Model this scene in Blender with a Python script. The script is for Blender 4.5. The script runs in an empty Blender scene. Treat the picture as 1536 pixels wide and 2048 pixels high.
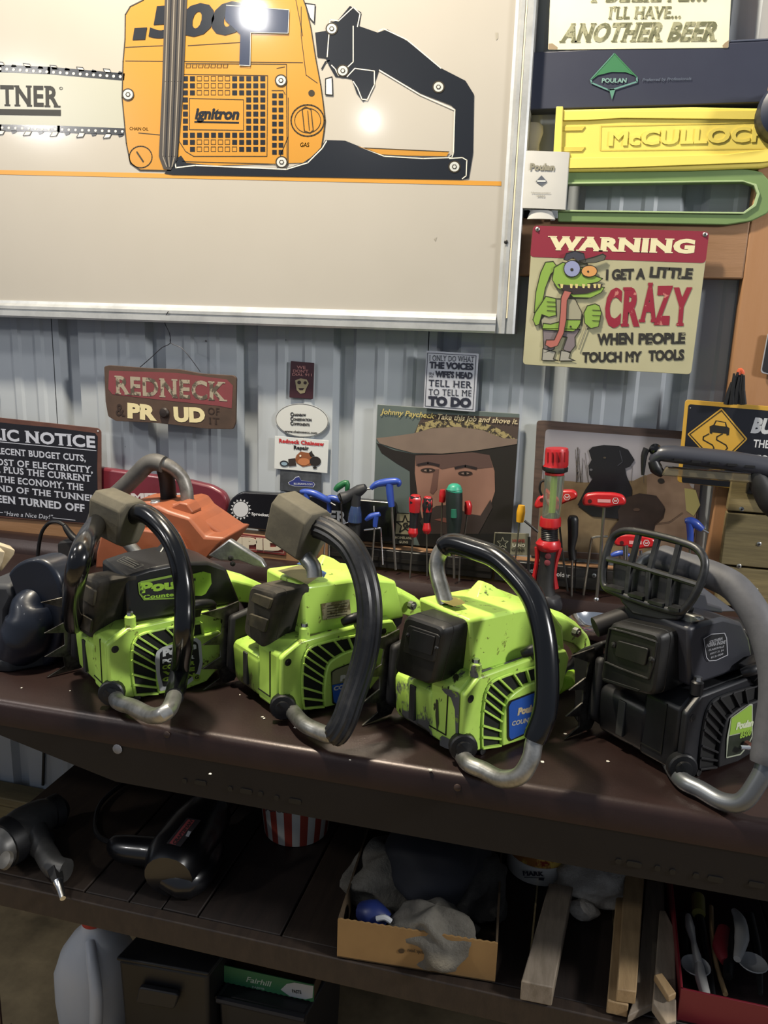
import bpy, bmesh, math, random
from mathutils import Vector as V, Matrix
random.seed(7)
C = bpy.context.scene.collection
# ---------------- camera (a person standing at the bench) ----------------
F = 1600.0; H = 1.46
RT = V((0.96871768, 0.08521832, -0.23307486)); FW = V((0.24616826, -0.21106235, 0.94596716)); UP = V((0.0314204, -0.97375075, -0.22543788))
cam = bpy.data.cameras.new('camera'); co = bpy.data.objects.new('camera', cam); C.objects.link(co)
cam.sensor_fit = 'HORIZONTAL'; cam.sensor_width = 36; cam.lens = 36 * F / 1536; cam.clip_start = .05
cx = V((RT.x, FW.x, UP.x)); cy = -V((RT.y, FW.y, UP.y)); cz = -V((RT.z, FW.z, UP.z))
M = Matrix((cx, cy, cz)).transposed().to_4x4(); M.translation = (0, 0, H); co.matrix_world = M
bpy.context.scene.camera = co
# ---------------- world, lamps, exposure ----------------
w = bpy.data.worlds.new('world'); bpy.context.scene.world = w; w.use_nodes = True
w.node_tree.nodes['Background'].inputs[0].default_value = (.62, .70, .85, 1); w.node_tree.nodes['Background'].inputs[1].default_value = .25
def lamp(name, loc, tgt, size, power, col, sy=None):
    l = bpy.data.lights.new(name, 'AREA'); l.energy = power; l.color = col; l.size = size
    if sy: l.shape = 'RECTANGLE'; l.size_y = sy
    o = bpy.data.objects.new(name, l); C.objects.link(o); o.location = loc
    o.rotation_euler = (V(tgt) - V(loc)).to_track_quat('-Z', 'Y').to_euler(); return o
lamp('left_lamp', (-3.1, -.9, 2.6), (-.4, 1.6, 1.3), .16, 13, (1, .97, .93))
lamp('ceiling_lamp', (-.80, .93, 3.15), (-.6, 1.55, 1.0), .14, 76, (1, .89, .70))
lamp('right_lamp', (1.95, .50, 2.15), (-.1, 1.25, 1.0), .26, 36, (1, .98, .95))
lamp('floor_fill_light', (-2.0, .6, 2.8), (-1.2, 1.2, 0), .2, 9, (1, .96, .9))  # added fill that brightens the left floor, not a known fixture
lamp('front_lamp', (-1.62, -.5, 2.83), (-.4, 1.6, 1.4), .10, 2.2, (1, .98, .95))
lamp('front_lamp', (-1.14, -.8, 2.44), (-.4, 1.6, 1.4), .05, .5, (1, .98, .95))
vs = bpy.context.scene.view_settings
vs.view_transform = 'Standard'; vs.look = 'None'; vs.gamma = 1; vs.exposure = 0.25; vs.use_curve_mapping = False

# ---------------- measuring: a pixel's sight line meets a real plane ----------------
def ray(px, py):
    d = V(((px - 768) / F, (py - 1024) / F, 1)); return V((d.dot(RT), d.dot(FW), d.dot(UP)))
def onY(px, py, y): r = ray(px, py); return r * (y / r.y) + V((0, 0, H))
def onZ(px, py, z): r = ray(px, py); return r * ((z - H) / r.z) + V((0, 0, H))
def onP(px, py, p0, n):
    r = ray(px, py); c = V((0, 0, H)); return c + r * ((p0 - c).dot(n) / r.dot(n))

# ---------------- materials ----------------
def lin(h):
    h = h.lstrip('#'); o = []
    for i in (0, 2, 4):
        c = int(h[i:i + 2], 16) / 255; o.append(c / 12.92 if c <= .04045 else ((c + .055) / 1.055) ** 2.4)
    return (*o, 1)
MATS = {}
def mat(h, rough=.5, metal=0, mix=None, bump=None, chips=None, spec=.5, coat=0, trans=0, emit=0, stretch=None, name=None):
    key = (h, rough, metal, mix, bump, chips, spec, coat, trans, emit, stretch)
    if key in MATS: return MATS[key]
    m = bpy.data.materials.new(name or 'surface'); m.use_nodes = True; nt = m.node_tree; N = nt.nodes; Lk = nt.links
    b = N['Principled BSDF']; b.inputs['Roughness'].default_value = rough; b.inputs['Metallic'].default_value = metal
    b.inputs['Specular IOR Level'].default_value = spec; b.inputs['Base Color'].default_value = lin(h)
    b.inputs['Coat Weight'].default_value = coat; b.inputs['Coat Roughness'].default_value = .08
    b.inputs['Transmission Weight'].default_value = trans
    if emit: b.inputs['Emission Color'].default_value = lin(h); b.inputs['Emission Strength'].default_value = emit
    co_ = None
    if mix or bump or chips:
        tc = N.new('ShaderNodeTexCoord'); mp = N.new('ShaderNodeMapping'); Lk.new(tc.outputs['Object'], mp.inputs[0])
        if stretch: mp.inputs['Scale'].default_value = stretch
        co_ = mp.outputs[0]
    def noise(s, det=4, coord=None):
        n = N.new('ShaderNodeTexNoise'); n.inputs['Scale'].default_value = s; n.inputs['Detail'].default_value = det; n.inputs['Roughness'].default_value = .65
        Lk.new(coord or co_, n.inputs['Vector']); return n.outputs['Fac']
    def ramp(src, a, c):
        r = N.new('ShaderNodeMapRange'); r.inputs['From Min'].default_value = a; r.inputs['From Max'].default_value = c; r.clamp = True
        Lk.new(src, r.inputs['Value']); return r.outputs[0]
    cur = None
    def mixc(fac, a, c2):
        x = N.new('ShaderNodeMix'); x.data_type = 'RGBA'; Lk.new(fac, x.inputs['Factor'])
        if a is None: x.inputs['A'].default_value = lin(h)
        else: Lk.new(a, x.inputs['A'])
        x.inputs['B'].default_value = lin(c2); return x.outputs['Result']
    if mix:                                             # (other colour, scale, low, high)
        cur = mixc(ramp(noise(mix[1]), mix[2], mix[3]), cur, mix[0])
    if chips:                                           # hard-edged worn spots
        for c2, s, a in chips:
            cur = mixc(ramp(noise(s, 6), a, a + .03), cur, c2)
    if cur: Lk.new(cur, b.inputs['Base Color'])
    if bump:
        bn = N.new('ShaderNodeBump'); bn.inputs['Strength'].default_value = bump[1]; bn.inputs['Distance'].default_value = bump[2] if len(bump) > 2 else .002
        Lk.new(noise(bump[0], 5), bn.inputs['Height']); Lk.new(bn.outputs[0], b.inputs['Normal'])
    MATS[key] = m; return m
def flat(h, rough=.5): return mat(h, rough)
GREEN = mat('#b8de62', .38, 0, ('#a2c455', 9, .45, .75), (160, .12, .0006), (('#4a4a26', 34, .625), ('#7d8a3f', 60, .625)), coat=.15)
GREEN2 = mat('#b9de64', .42, 0, ('#8fae35', 7, .45, .75), (160, .12, .0006), (('#5a5a58', 15, .515), ('#3c3d26', 42, .56)), stretch=(1, 1, .45))
GREENW = mat('#b2d95f', .45, 0, ('#7c9a35', 6, .4, .7), (160, .12, .0006), (('#6d7040', 12, .56), ('#34351f', 34, .585)), stretch=(1, 1, .4))
BLK = mat('#0e0f11', .42, 0, ('#18181b', 30, .4, .7), (200, .1, .0005))
BLKDULL = mat('#111113', .6, 0, ('#1b1a1a', 40, .4, .7), (150, .2, .0008))
BLKGLOSS = mat('#08090c', .2, 0, None, (60, .04, .0006), coat=.15)
MUFF = mat('#0d0d0d', .5, 0, ('#1f1d19', 14, .45, .75), (120, .25, .0008))
MUFFD = mat('#2b2823', .8, 0, ('#4d4639', 14, .4, .7), (160, .3, .0008))
RUBB = mat('#4a463b', .8, 0, ('#5f5a4b', 18, .35, .7), (140, .25, .0008))
ALU = mat('#b9bbbd', .36, .8, ('#8a8d90', 14, .4, .7), (120, .1, .0005))
ALUD = mat('#b0b0ad', .36, .85, ('#6b6c66', 22, .4, .7), (120, .15, .0006))
STEEL = mat('#c9cbcd', .25, 1)
CHROME = mat('#dfe1e3', .14, 1)
DARKST = mat('#3c3b3a', .45, .8)
WOOD = mat('#866549', .62, 0, ('#7a5a3c', 5, .35, .7), (30, .3, .001), stretch=(1, 6, 9))
WOODV = mat('#936c4b', .62, 0, ('#8f6743', 5, .35, .7), (30, .3, .001), stretch=(9, 6, .8))
WOODP = mat('#7b6e4b', .68, 0, ('#5f5439', 6, .35, .7), (30, .35, .001), stretch=(1, 6, 12))

# ---------------- mesh building ----------------
class MB:
    def __init__(s, T=None): s.v = []; s.f = []; s.T = T or (lambda p: V(p))
    def pt(s, p): s.v.append(s.T(p)); return len(s.v) - 1
    def face(s, pts): s.f.append([s.pt(p) for p in pts])
    def box(s, x0, x1, y0, y1, z0, z1):
        i = [s.pt((x, y, z)) for x in (x0, x1) for y in (y0, y1) for z in (z0, z1)]
        for q in ((0, 1, 3, 2), (4, 6, 7, 5), (0, 4, 5, 1), (2, 3, 7, 6), (0, 2, 6, 4), (1, 5, 7, 3)): s.f.append([i[k] for k in q])
    def loft(s, rings, cap=True, closed=True):
        R = [[s.pt(p) for p in r] for r in rings]; n = len(R[0])
        for a, b in zip(R, R[1:]):
            for k in range(n if closed else n - 1): s.f.append([a[k], a[(k + 1) % n], b[(k + 1) % n], b[k]])
        if cap: s.f.append(R[0][::-1]); s.f.append(R[-1])
    def prism(s, pts, vec): vec = V(vec); s.loft([[V(p) for p in pts], [V(p) + vec for p in pts]])
    def tube(s, pts, r, n=10, sm=0, closed=False, flute=0):
        pts = [V(p) for p in pts]; rs = list(r) if isinstance(r, (list, tuple)) else [r] * len(pts)
        if sm: pts, rs = smooth(pts, rs, sm, closed)
        if closed: pts = pts + [pts[0], pts[1]]; rs = rs + [rs[0], rs[1]]
        rings = []; up = None
        for i, p in enumerate(pts):
            d = (pts[min(i + 1, len(pts) - 1)] - pts[max(i - 1, 0)])
            d = d.normalized() if d.length > 1e-9 else V((0, 0, 1))
            if up is None: up = d.orthogonal().normalized()
            up = (up - d * up.dot(d)).normalized(); s2 = d.cross(up)
            rings.append([p + (up * math.cos(a) + s2 * math.sin(a)) * rs[i] * (1 + (flute if k % 2 else 0)) for k, a in [(k, 2 * math.pi * k / n) for k in range(n)]])
        s.loft(rings, cap=not closed)
    def lathe(s, p0, ax, prof, n=20, sx=1.0, ref=None):
        p0 = V(p0); ax = V(ax).normalized(); u = V(ref) if ref else ax.orthogonal(); u = (u - ax * u.dot(ax)).normalized(); w_ = ax.cross(u)
        s.loft([[p0 + ax * t + u * math.cos(a) * r + w_ * math.sin(a) * r * sx for a in [2 * math.pi * k / n for k in range(n)]] for t, r in prof])
    def bar(s, a, b, wd, hd, ref=(0, 0, 1)):
        a = V(a); b = V(b); d = (b - a).normalized(); r = V(ref); u = (r - d * r.dot(d)).normalized(); w_ = d.cross(u)
        q = [u * hd / 2 + w_ * wd / 2, u * hd / 2 - w_ * wd / 2, -u * hd / 2 - w_ * wd / 2, -u * hd / 2 + w_ * wd / 2]
        s.loft([[a + k for k in q], [b + k for k in q]])
def smooth(pts, rs, k, closed=False):
    n = len(pts); P = []; R = []
    rng = n if closed else n - 1
    for i in range(rng):
        g = (lambda j: pts[j % n]) if closed else (lambda j: pts[max(0, min(n - 1, j))])
        a, b, c, d = g(i - 1), g(i), g(i + 1), g(i + 2)
        for j in range(k):
            t = j / k
            P.append(.5 * ((2 * b) + (c - a) * t + (2 * a - 5 * b + 4 * c - d) * t * t + (3 * b - a - 3 * c + d) * t ** 3))
            R.append(rs[i] + (rs[(i + 1) % n] - rs[i]) * t)
    if not closed: P.append(pts[-1]); R.append(rs[-1])
    return P, R
def rnd(pts, r, k=4):
    """round the corners of a closed outline"""
    out = []; n = len(pts); pts = [V(p) for p in pts]
    for i in range(n):
        p, a, b = pts[i], pts[i - 1], pts[(i + 1) % n]
        da, db = (a - p), (b - p); ra = min(r, da.length * .45); rb = min(r, db.length * .45)
        q0 = p + da.normalized() * ra; q2 = p + db.normalized() * rb
        for j in range(k + 1):
            t = j / k; out.append(q0 * (1 - t) ** 2 + p * 2 * t * (1 - t) + q2 * t * t)
    return out
WM = {}
def clean(me, merge=False):
    bm = bmesh.new(); bm.from_mesh(me)
    if merge: bmesh.ops.remove_doubles(bm, verts=bm.verts, dist=1e-5)
    bmesh.ops.recalc_face_normals(bm, faces=bm.faces); bm.to_mesh(me); bm.free()
def obj(name, mb, m, parent=None, bevel=0, seg=2, sharp=38, stuff=False, label=None, sub=0, recalc=True):
    me = bpy.data.meshes.new(name)
    inv = WM[parent.name].inverted() if parent else None
    org = V((0, 0, 0))
    vs_ = [V(v) for v in mb.v]
    if parent is None and vs_:
        lo = V([min(v[i] for v in vs_) for i in range(3)]); hi = V([max(v[i] for v in vs_) for i in range(3)])
        org = V(((lo.x + hi.x) / 2, (lo.y + hi.y) / 2, lo.z)); inv = Matrix.Translation(-org)
    me.from_pydata([inv @ v for v in vs_], [], mb.f); me.update()
    if recalc: clean(me)
    for p in me.polygons: p.use_smooth = True
    try: me.set_sharp_from_angle(angle=math.radians(sharp))
    except Exception: pass
    me.materials.append(m)
    o = bpy.data.objects.new(name, me); C.objects.link(o)
    if parent: o.parent = parent
    else: o.location = org
    WM[o.name] = (WM[parent.name].copy() if parent else Matrix.Translation(org))
    if bevel:
        b = o.modifiers.new('bevel', 'BEVEL'); b.width = bevel; b.segments = seg; b.limit_method = 'ANGLE'; b.angle_limit = math.radians(35)
    if sub:
        b = o.modifiers.new('sub', 'SUBSURF'); b.levels = sub; b.render_levels = sub
    if stuff: o['kind'] = 'stuff'
    if label: o['label'] = label
    return o
def tag(o, label, cat, group=None):
    o['label'] = label; o['category'] = cat
    if group: o['group'] = group
    return o
def thing(name, label, cat, loc, group=None):
    o = bpy.data.objects.new(name, None); C.objects.link(o); o.location = loc; o.empty_display_size = .05
    WM[o.name] = Matrix.Translation(V(loc)); return tag(o, label, cat, group)
def struct(o): o['kind'] = 'structure'; return o
# ---- lettering ----
TC = {}
def glyphs(s, bold, serif):
    k = (s, bold, serif)
    if k in TC: return TC[k]
    cu = bpy.data.curves.new('t', 'FONT'); cu.body = s; cu.size = 1; cu.offset = bold; cu.resolution_u = 3; cu.space_character = 1.08 if serif else 1.0
    o = bpy.data.objects.new('t', cu); C.objects.link(o); bpy.context.view_layer.update()
    me = bpy.data.meshes.new_from_object(o)
    vs_ = [(v.co.x, v.co.y) for v in me.vertices]; ng = len(vs_); fs = [list(p.vertices) for p in me.polygons]
    if bold and 'M' in s:                               # the emboldened M fills wrongly: face its outline afresh
        par = list(range(ng))
        def root(i):
            while par[i] != i: i = par[i]
            return i
        for f in fs:
            for i in f[1:]: par[root(i)] = root(f[0])
        isl = {}
        for i in range(ng): isl.setdefault(root(i), []).append(i)
        for q in isl.values():
            xs_ = [vs_[i][0] for i in q]
            if len(q) == 15 and max(xs_) - min(xs_) > .5:
                q.sort(); k_ = set(q); fs = [f for f in fs if f[0] not in k_]; use = [i for j, i in enumerate(q) if j not in (8, 12)]; fs.append(use)
                X0, X1 = min(xs_), max(xs_); Y0, Y1 = min(vs_[i][1] for i in q), max(vs_[i][1] for i in q); w_ = .1 + 2 * bold; xm = (X0 + X1) / 2; dn = 1.5 * bold
                for i, p in zip(use, [(X1, Y1), (X1 - w_ * .95, Y1), (xm, Y1 - .28), (X0 + w_ * .95, Y1), (X0, Y1), (X0, Y0), (X0 + w_, Y0), (X0 + w_, Y1 - .15 - dn), (xm - .01, Y1 - .41 - dn), (xm + .01, Y1 - .41 - dn), (X1 - w_, Y1 - .15 - dn), (X1 - w_, Y0), (X1, Y0)]): vs_[i] = p
    if serif:
        H0 = max(v[1] for v in vs_); cnt = {}
        for f in fs:
            for a, b in zip(f, f[1:] + f[:1]): e = (min(a, b), max(a, b)); cnt[e] = cnt.get(e, 0) + 1
        top = {}
        for (a, b), c in cnt.items():
            if c > 1: continue
            (x0, y0), (x1, y1) = vs_[a], vs_[b]
            if abs(y0 - y1) < .004 and .03 < abs(x1 - x0) < .24:
                lo = abs(y0 + bold) < .03; hi = abs(y0 - H0) < .05
                if lo or hi:
                    xa, xb = min(x0, x1) - .055, max(x0, x1) + .055; t = .06
                    ya, yb = (y0, y0 + t) if lo else (y0 - t, y0)
                    i = len(vs_); vs_ += [(xa, ya), (xb, ya), (xb, yb), (xa, yb)]; fs.append([i, i + 1, i + 2, i + 3])
    bpy.data.objects.remove(o); bpy.data.meshes.remove(me)
    xs = [v[0] for v in vs_]; ys = [v[1] for v in vs_]
    TC[k] = (vs_, fs, min(xs), max(xs), ng); return TC[k]
CAP = {}
def cap(ch='H', bold=0):
    if (ch, bold) not in CAP:
        g = glyphs(ch, bold, False)[0]; CAP[(ch, bold)] = (min(v[1] for v in g), max(v[1] for v in g))
    return CAP[(ch, bold)]
STUFFP = {'chain', 'rivets', 'cutters', 'grille', 'outline', 'reeds', 'handlebar_rib', 'highlight_line', 'monster_teeth', 'monster_outline', 'mark'}
class Sign:
    """flat print collected per part on a real plane; coordinates are read off the photograph"""
    def __init__(s, p0, n, view=(0, 0, 1)):
        s.p0 = V(p0); s.n = V(n).normalized(); s.view = view; s.parts = {}; s.order = []
        if s.n.dot(V((0, 0, H)) - s.p0) < 0: s.n = -s.n
    def P(s, x, y, layer=0):
        ox, oy, k = s.view; return onP(ox + x / k, oy + y / k, s.p0 + s.n * layer * .00045, s.n)
    def mb(s, part, m):
        if (part, m.name) not in s.parts: s.parts[(part, m.name)] = (MB(), m)
        return s.parts[(part, m.name)][0]
    def poly(s, part, m, pts, layer=1, r=0):
        if isinstance(m, str): m = flat(m)
        q = [s.P(x, y, layer) for x, y in pts]
        if r: q = rnd(q, r)
        s.mb(part, m).face(q)
    def line(s, part, m, pts, wd, layer=2, closed=False):
        if isinstance(m, str): m = flat(m)
        if closed: pts = list(pts) + [pts[0]]
        b = s.mb(part, m)
        for (x0, y0), (x1, y1) in zip(pts, pts[1:]):
            d = math.hypot(x1 - x0, y1 - y0) or 1; ex, ey = (x1 - x0) / d * wd / 2, (y1 - y0) / d * wd / 2; nx, ny = -ey, ex
            b.face([s.P(x0 - ex * .4 + nx, y0 - ey * .4 + ny, layer), s.P(x1 + ex * .4 + nx, y1 + ey * .4 + ny, layer), s.P(x1 + ex * .4 - nx, y1 + ey * .4 - ny, layer), s.P(x0 - ex * .4 - nx, y0 - ey * .4 - ny, layer)])
    def circ(s, part, m, x, y, r, layer=2, ry=None, n=18, rot=0):
        ry = ry or r; cr, sr = math.cos(rot), math.sin(rot)
        s.poly(part, m, [(x + r * math.cos(a) * cr - ry * math.sin(a) * sr, y + r * math.cos(a) * sr + ry * math.sin(a) * cr) for a in [2 * math.pi * k / n for k in range(n)]], layer)
    def text(s, t, bl, br, h, m, part='lettering', layer=2, bold=.02, serif=False, shear=0, raised=0):
        """h: cap height in view pixels"""
        if isinstance(m, str): m = flat(m)
        vs_, fs, x0, x1, ng = glyphs(t, bold, serif); c0, c1 = cap('H', bold)
        A = s.P(*bl, layer); B = s.P(*br, layer)
        dx, dy = br[0] - bl[0], br[1] - bl[1]; U = s.P(bl[0] + dy * h / math.hypot(dx, dy) * 0, bl[1] - h, layer) - A
        ex = (B - A) / (x1 - x0); e2 = U - (B - A).normalized() * U.dot((B - A).normalized()); ey = e2.normalized() * U.length / (c1 - c0)
        s.cnt = getattr(s, 'cnt', 0) + 1; b = MB(); s.parts[(part, s.cnt)] = (b, m); base = 0
        for i, (x, y) in enumerate(vs_): b.v.append(A + ex * (x - x0) + ey * (y - c0) + ey.length * ex.normalized() * (shear * (y - c0)) + s.n * (.00015 if i >= ng else 0))
        for f in fs: b.f.append([base + i for i in f])
        if raised:
            k = len(b.v); n_ = s.n * raised; m_ = len(vs_)
            for i in range(m_): b.v.append(b.v[base + i] + n_)
            cnt = {}
            for f in fs:
                for a_, b_ in zip(f, f[1:] + f[:1]): e = (min(a_, b_), max(a_, b_)); cnt[e] = cnt.get(e, 0) + 1
                b.f.append([k + i for i in f])
            for (a_, b_), c in cnt.items():
                if c == 1: b.f.append([base + a_, base + b_, k + b_, k + a_])
    def panel(s, part, m, pts, th, parent, r=.004, bevel=.0006, layer=0):
        if isinstance(m, str): m = flat(m)
        q = [s.P(x, y, layer) for x, y in pts]
        if r: q = rnd(q, r)
        b = MB(); b.prism(q, -s.n * th); return obj(part, b, m, parent, bevel=bevel)
    def done(s, parent):
        for (part, _), (b, m) in s.parts.items():
            part = part.split('#')[0]
            o = obj(part, b, m, parent, recalc=False)
            if part in STUFFP: o['kind'] = 'stuff'
        s.parts = {}
def vsign(y, view): return Sign((0, y, 0), (0, -1, 0), view)
def screw(parent, p, n, r=.004, m=None, name='screw'):
    b = MB(); n = V(n).normalized(); b.lathe(V(p) - n * .001, n, [(0, r), (.002, r), (.003, r * .6)], 10)
    o = obj(name, b, m or STEEL, parent); b2 = MB(); b2.lathe(V(p) + n * .0019, n, [(0, r * .4), (.0014, r * .38)], 6); obj('screw_recess', b2, flat('#1a1a1a'), o)
    return o

# =================== THE ROOM ===================
WY = 1.70
wall = bpy.data.objects.new('wall_back', None); C.objects.link(wall); wall.location = (0, WY, 0); WM['wall_back'] = Matrix.Translation((0, WY, 0)); struct(wall)
WALLM = mat('#a6acb2', .5, 0, ('#999fa5', 2.2, .35, .7), (45, .05, .002), spec=.5, chips=(('#84807a', 38, .76),))
def wall_panel(g0, g1):
    prof = []
    for g in range(g0, g1):
        x = -1.204 + .2286 * g
        prof += [(x - .026, 0), (x - .016, .021), (x + .014, .021), (x + .026, 0)]
        for m_ in (.083, .146):
            c = x + m_; prof += [(c - .015, 0), (c - .008, -.0035), (c + .008, -.0035), (c + .015, 0)]
    x0 = -1.204 + .2286 * g0 - .045; x1 = -1.204 + .2286 * g1 - .043
    pr = [(x0, 0)] + prof + [(x1, 0)]
    b = MB(); b.loft([[(x, WY + y, z) for x, y in pr] + [(x1, WY + .03, z), (x0, WY + .03, z)] for z in (.14, 2.75)])
    obj('wall_panel', b, WALLM, wall, sharp=20)
for a in range(-8, 10, 4): wall_panel(a, a + 4)
b = MB(); b.box(-3.1, 2.2, -1.6, 1.80, -.06, 0)
struct(obj('floor', b, mat('#b39e78', .8, 0, ('#6e6047', 6, .3, .7), (50, .3, .002), (('#4c4234', 30, .7), ('#a99873', 12, .68)))))
def trim(n, x0, x1, y0, y1, z0, z1, m=WOOD, bev=.003):
    b = MB(); b.box(x0, x1, y0, y1, z0, z1); return struct(obj('trim_%d' % n, b, m, bevel=bev))
trim(1, -2.6, .262, 1.655, 1.6955, .845, .985)          # girt the signs and tools lean on
trim(2, .262, .352, 1.655, 1.6955, .03, 2.7, WOODV)     # upright stud
trim(3, -2.6, .262, 1.655, 1.6955, 1.567, 1.674)        # upper girt
trim(4, -2.6, .262, 1.640, 1.6955, .03, .165, WOODP)   # skirt board
trim(5, -2.6, .262, 1.625, 1.6955, .165, .19, WOODP)
pr = thing('plank_rack', 'weathered horizontal wooden planks screwed on at the right of the bench', 'planks', (.62, 1.645, .93))
for z0, z1 in ((.942, 1.022), (1.026, 1.13), (1.134, 1.235)):
    b = MB(); b.box(.283, 1.1, 1.63, 1.6535, z0 + .0, z1); obj('plank', b, WOODP, pr, bevel=.002)
for px, py in ((1518, 1088), (1478, 1132), (1512, 1180)): screw(pr, onY(px, py, 1.63), (0, -1, 0), .0045, ALUD)
# fasteners in the wall sheets
for px, py in ((412, 682), (252, 893), (572, 680)): screw(wall, onY(px, py, WY - .0005), (0, -1, 0), .0022, flat('#77777a'))

# =================== WORKBENCH ===================
BRN = mat('#2e1f1c', .34, .35, ('#241816', 8, .35, .7), (260, .22, .0008), (('#6a5a50', 120, .74), ('#241815', 14, .68)), spec=.6)
wb = thing('workbench', 'long dark brown steel workbench with folded front edge under the saws', 'workbench', (-.35, 1.25, 0))
FY = .926
b = MB(); pr_ = [(1.60, .90), (FY + .012, .90), (FY + .004, .897), (FY, .889), (FY, .86), (FY + .003, .86), (FY + .003, .884), (FY + .014, .892), (1.60, .892)]
b.loft([[(x, y, z) for y, z in pr_] for x in (-2.0, 1.2)]); obj('bench_top', b, BRN, wb, sharp=50)
b = MB(); lp = [(1.585, .901), (1.592, .918), (1.60, .931), (1.615, .937), (1.64, .937), (1.65, .90), (1.65, .86), (1.585, .86)]
b.loft([[(x, y, z) for y, z in lp] for x in (-2.0, 1.2)]); obj('rear_lip', b, BRN, wb, sharp=25)
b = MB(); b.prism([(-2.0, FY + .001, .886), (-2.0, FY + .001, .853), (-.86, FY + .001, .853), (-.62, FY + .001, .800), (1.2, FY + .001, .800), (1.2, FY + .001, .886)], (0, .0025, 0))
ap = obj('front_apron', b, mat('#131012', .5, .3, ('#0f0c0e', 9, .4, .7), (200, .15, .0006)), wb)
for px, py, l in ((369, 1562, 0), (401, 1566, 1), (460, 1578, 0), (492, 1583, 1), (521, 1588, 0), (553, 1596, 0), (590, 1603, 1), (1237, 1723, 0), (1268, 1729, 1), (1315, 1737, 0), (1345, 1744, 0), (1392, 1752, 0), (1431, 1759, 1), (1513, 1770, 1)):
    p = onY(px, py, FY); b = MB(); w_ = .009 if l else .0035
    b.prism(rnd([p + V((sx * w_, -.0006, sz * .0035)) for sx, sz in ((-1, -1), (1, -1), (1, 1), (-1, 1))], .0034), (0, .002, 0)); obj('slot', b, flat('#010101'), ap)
for px, py, col, r in ((235, 1498, '#77777a', .0075), (334, 1469, '#2b2120', .005), (915, 1575, '#3a2c28', .005)):
    p = onY(px, py, FY); b = MB(); b.lathe(p, (0, -1, 0), [(0, r), (.0015, r * .95), (.003, r * .5)], 12); obj('bolt_head', b, mat(col, .5, .2), wb)
SHELFW = mat('#241a15', .65, 0, ('#19120e', 6, .3, .7), (30, .35, .001), stretch=(10, 1, 4))
SHELFW2 = mat('#33271d', .65, 0, ('#241a13', 6, .3, .7), (30, .35, .001), stretch=(10, 1, 4))
sx_ = [-.94, -.70] + [onZ(px, py, .58).x for px, py in ((248, 1812), (316, 1826))] + [-.505, onZ(557, 1878, .58).x, -.25, -.13, -.01, .11, .22, .34, .46, .58, .7]
for i, (a, c) in enumerate(zip(sx_, sx_[1:])):
    b = MB(); b.box(a + .0015, c - .0015, .95, 1.615, .556, .58 - .001 * (i % 3)); obj('plank', b, SHELFW2 if i in (0, 5) else SHELFW, wb, bevel=.0015)
b = MB(); b.box(-.94, .9, .93, .9495, .535, .5785); obj('shelf_edge', b, SHELFW2, wb, bevel=.002)
for x in (-.93, .85):
    for y in (.96, 1.55):
        b = MB(); b.box(x - .003, x + .04, y, y + .004, 0, .891); b.box(x - .003, x + .001, y + .0041, y + .045, 0, .891); obj('leg', b, BRN, wb)
b = MB()                                                # paint flakes lying on the top
for px, py in ((43, 1376), (140, 1382), (420, 1548), (525, 1434), (480, 1390), (528, 1437), (663, 1482), (616, 1470), (590, 1455), (700, 1520), (1085, 1524), (860, 1540), (1215, 1523), (640, 1382), (1300, 1500), (1130, 1468), (120, 1152), (470, 1300)):
    p = onZ(px, py, .9006); r = random.uniform(.0012, .003)
    b.prism([p + V((r * math.cos(a) * random.uniform(.6, 1.4), r * math.sin(a), 0)) for a in (0, 1.3, 2.6, 4, 5.2)], (0, 0, .0006))
o = obj('paint_flakes', b, mat('#c9c5bb', .6)); tag(o, 'small pale paint flakes scattered over the brown bench top', 'debris'); o['kind'] = 'stuff'

# =================== BIG POSTER BOARD ===================
BY = 1.645
bd = thing('framed_poster', 'large glossy cream poster of a yellow chainsaw in an aluminium frame', 'poster', (-.9, BY, 1.45))
S = vsign(BY, (0, 0, 1))
xr = -.17; zb = 1.475
b = MB(); b.box(-2.05, xr, BY, BY + .02, zb, 2.42)
obj('poster_sheet', b, mat('#a8a39b', .13, 0, ('#a29d94', 1.5, .3, .7), (7, .05, .002), coat=1), bd)
fo = S.P(1030, 668); xo = -.149; zo = fo.z
FR = mat('#b9bbbb', .38, .45, ('#a5a7a8', 20, .4, .7), (60, .1, .0008))
def frame_bar(axis):
    # stepped aluminium profile: distance in from the outer edge, how far it stands off the sheet
    st = [(0, -.045), (0, .012), (.004, .014), (.015, .014), (.0155, .009), (.019, .009), (.0195, .0125), (.026, .0125), (.032, .005), (.038, .003), (.038, -.045)]
    b = MB()
    if axis == 'h': b.loft([[(x, BY - d, zo + t) for t, d in st] for x in (-2.09, xo - .0382)])
    else: b.loft([[(xo - t, BY - d, z) for t, d in st] for z in (zo, 2.46)])
    return b
obj('frame_bottom', frame_bar('h'), FR, bd, sharp=20); obj('frame_side', frame_bar('v'), FR, bd, sharp=20)
b = MB(); b.box(xo - .0188, xo - .0158, BY - .0115, BY - .0085, zo + .03, 2.4); obj('glazing_strip', b, mat('#d5cdb4', .6), bd)
screw(bd, S.P(1012, 484, 28), (0, -1, 0), .004, DARKST)
S.view = (0, 0, 1.536)
YEL = mat('#ae7c2c', .25, coat=1); K = mat('#14171d', .25, coat=1); WHT = mat('#cfcabd', .4); LN = mat('#2a2212', .4); GRY = mat('#aeb0ad', .35); DY = mat('#8a5f18', .4)
S.poly('printed_bar', mat('#98988c', .3), [(-120, 222), (0, 222), (180, 225), (395, 238), (395, 402), (150, 396), (-120, 390)], 1)
S.line('chain', K, [(-120, 206), (0, 210), (150, 216), (378, 236)], 22, 2); S.line('chain', K, [(-120, 388), (0, 392), (180, 396), (378, 404)], 20, 2)
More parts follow.
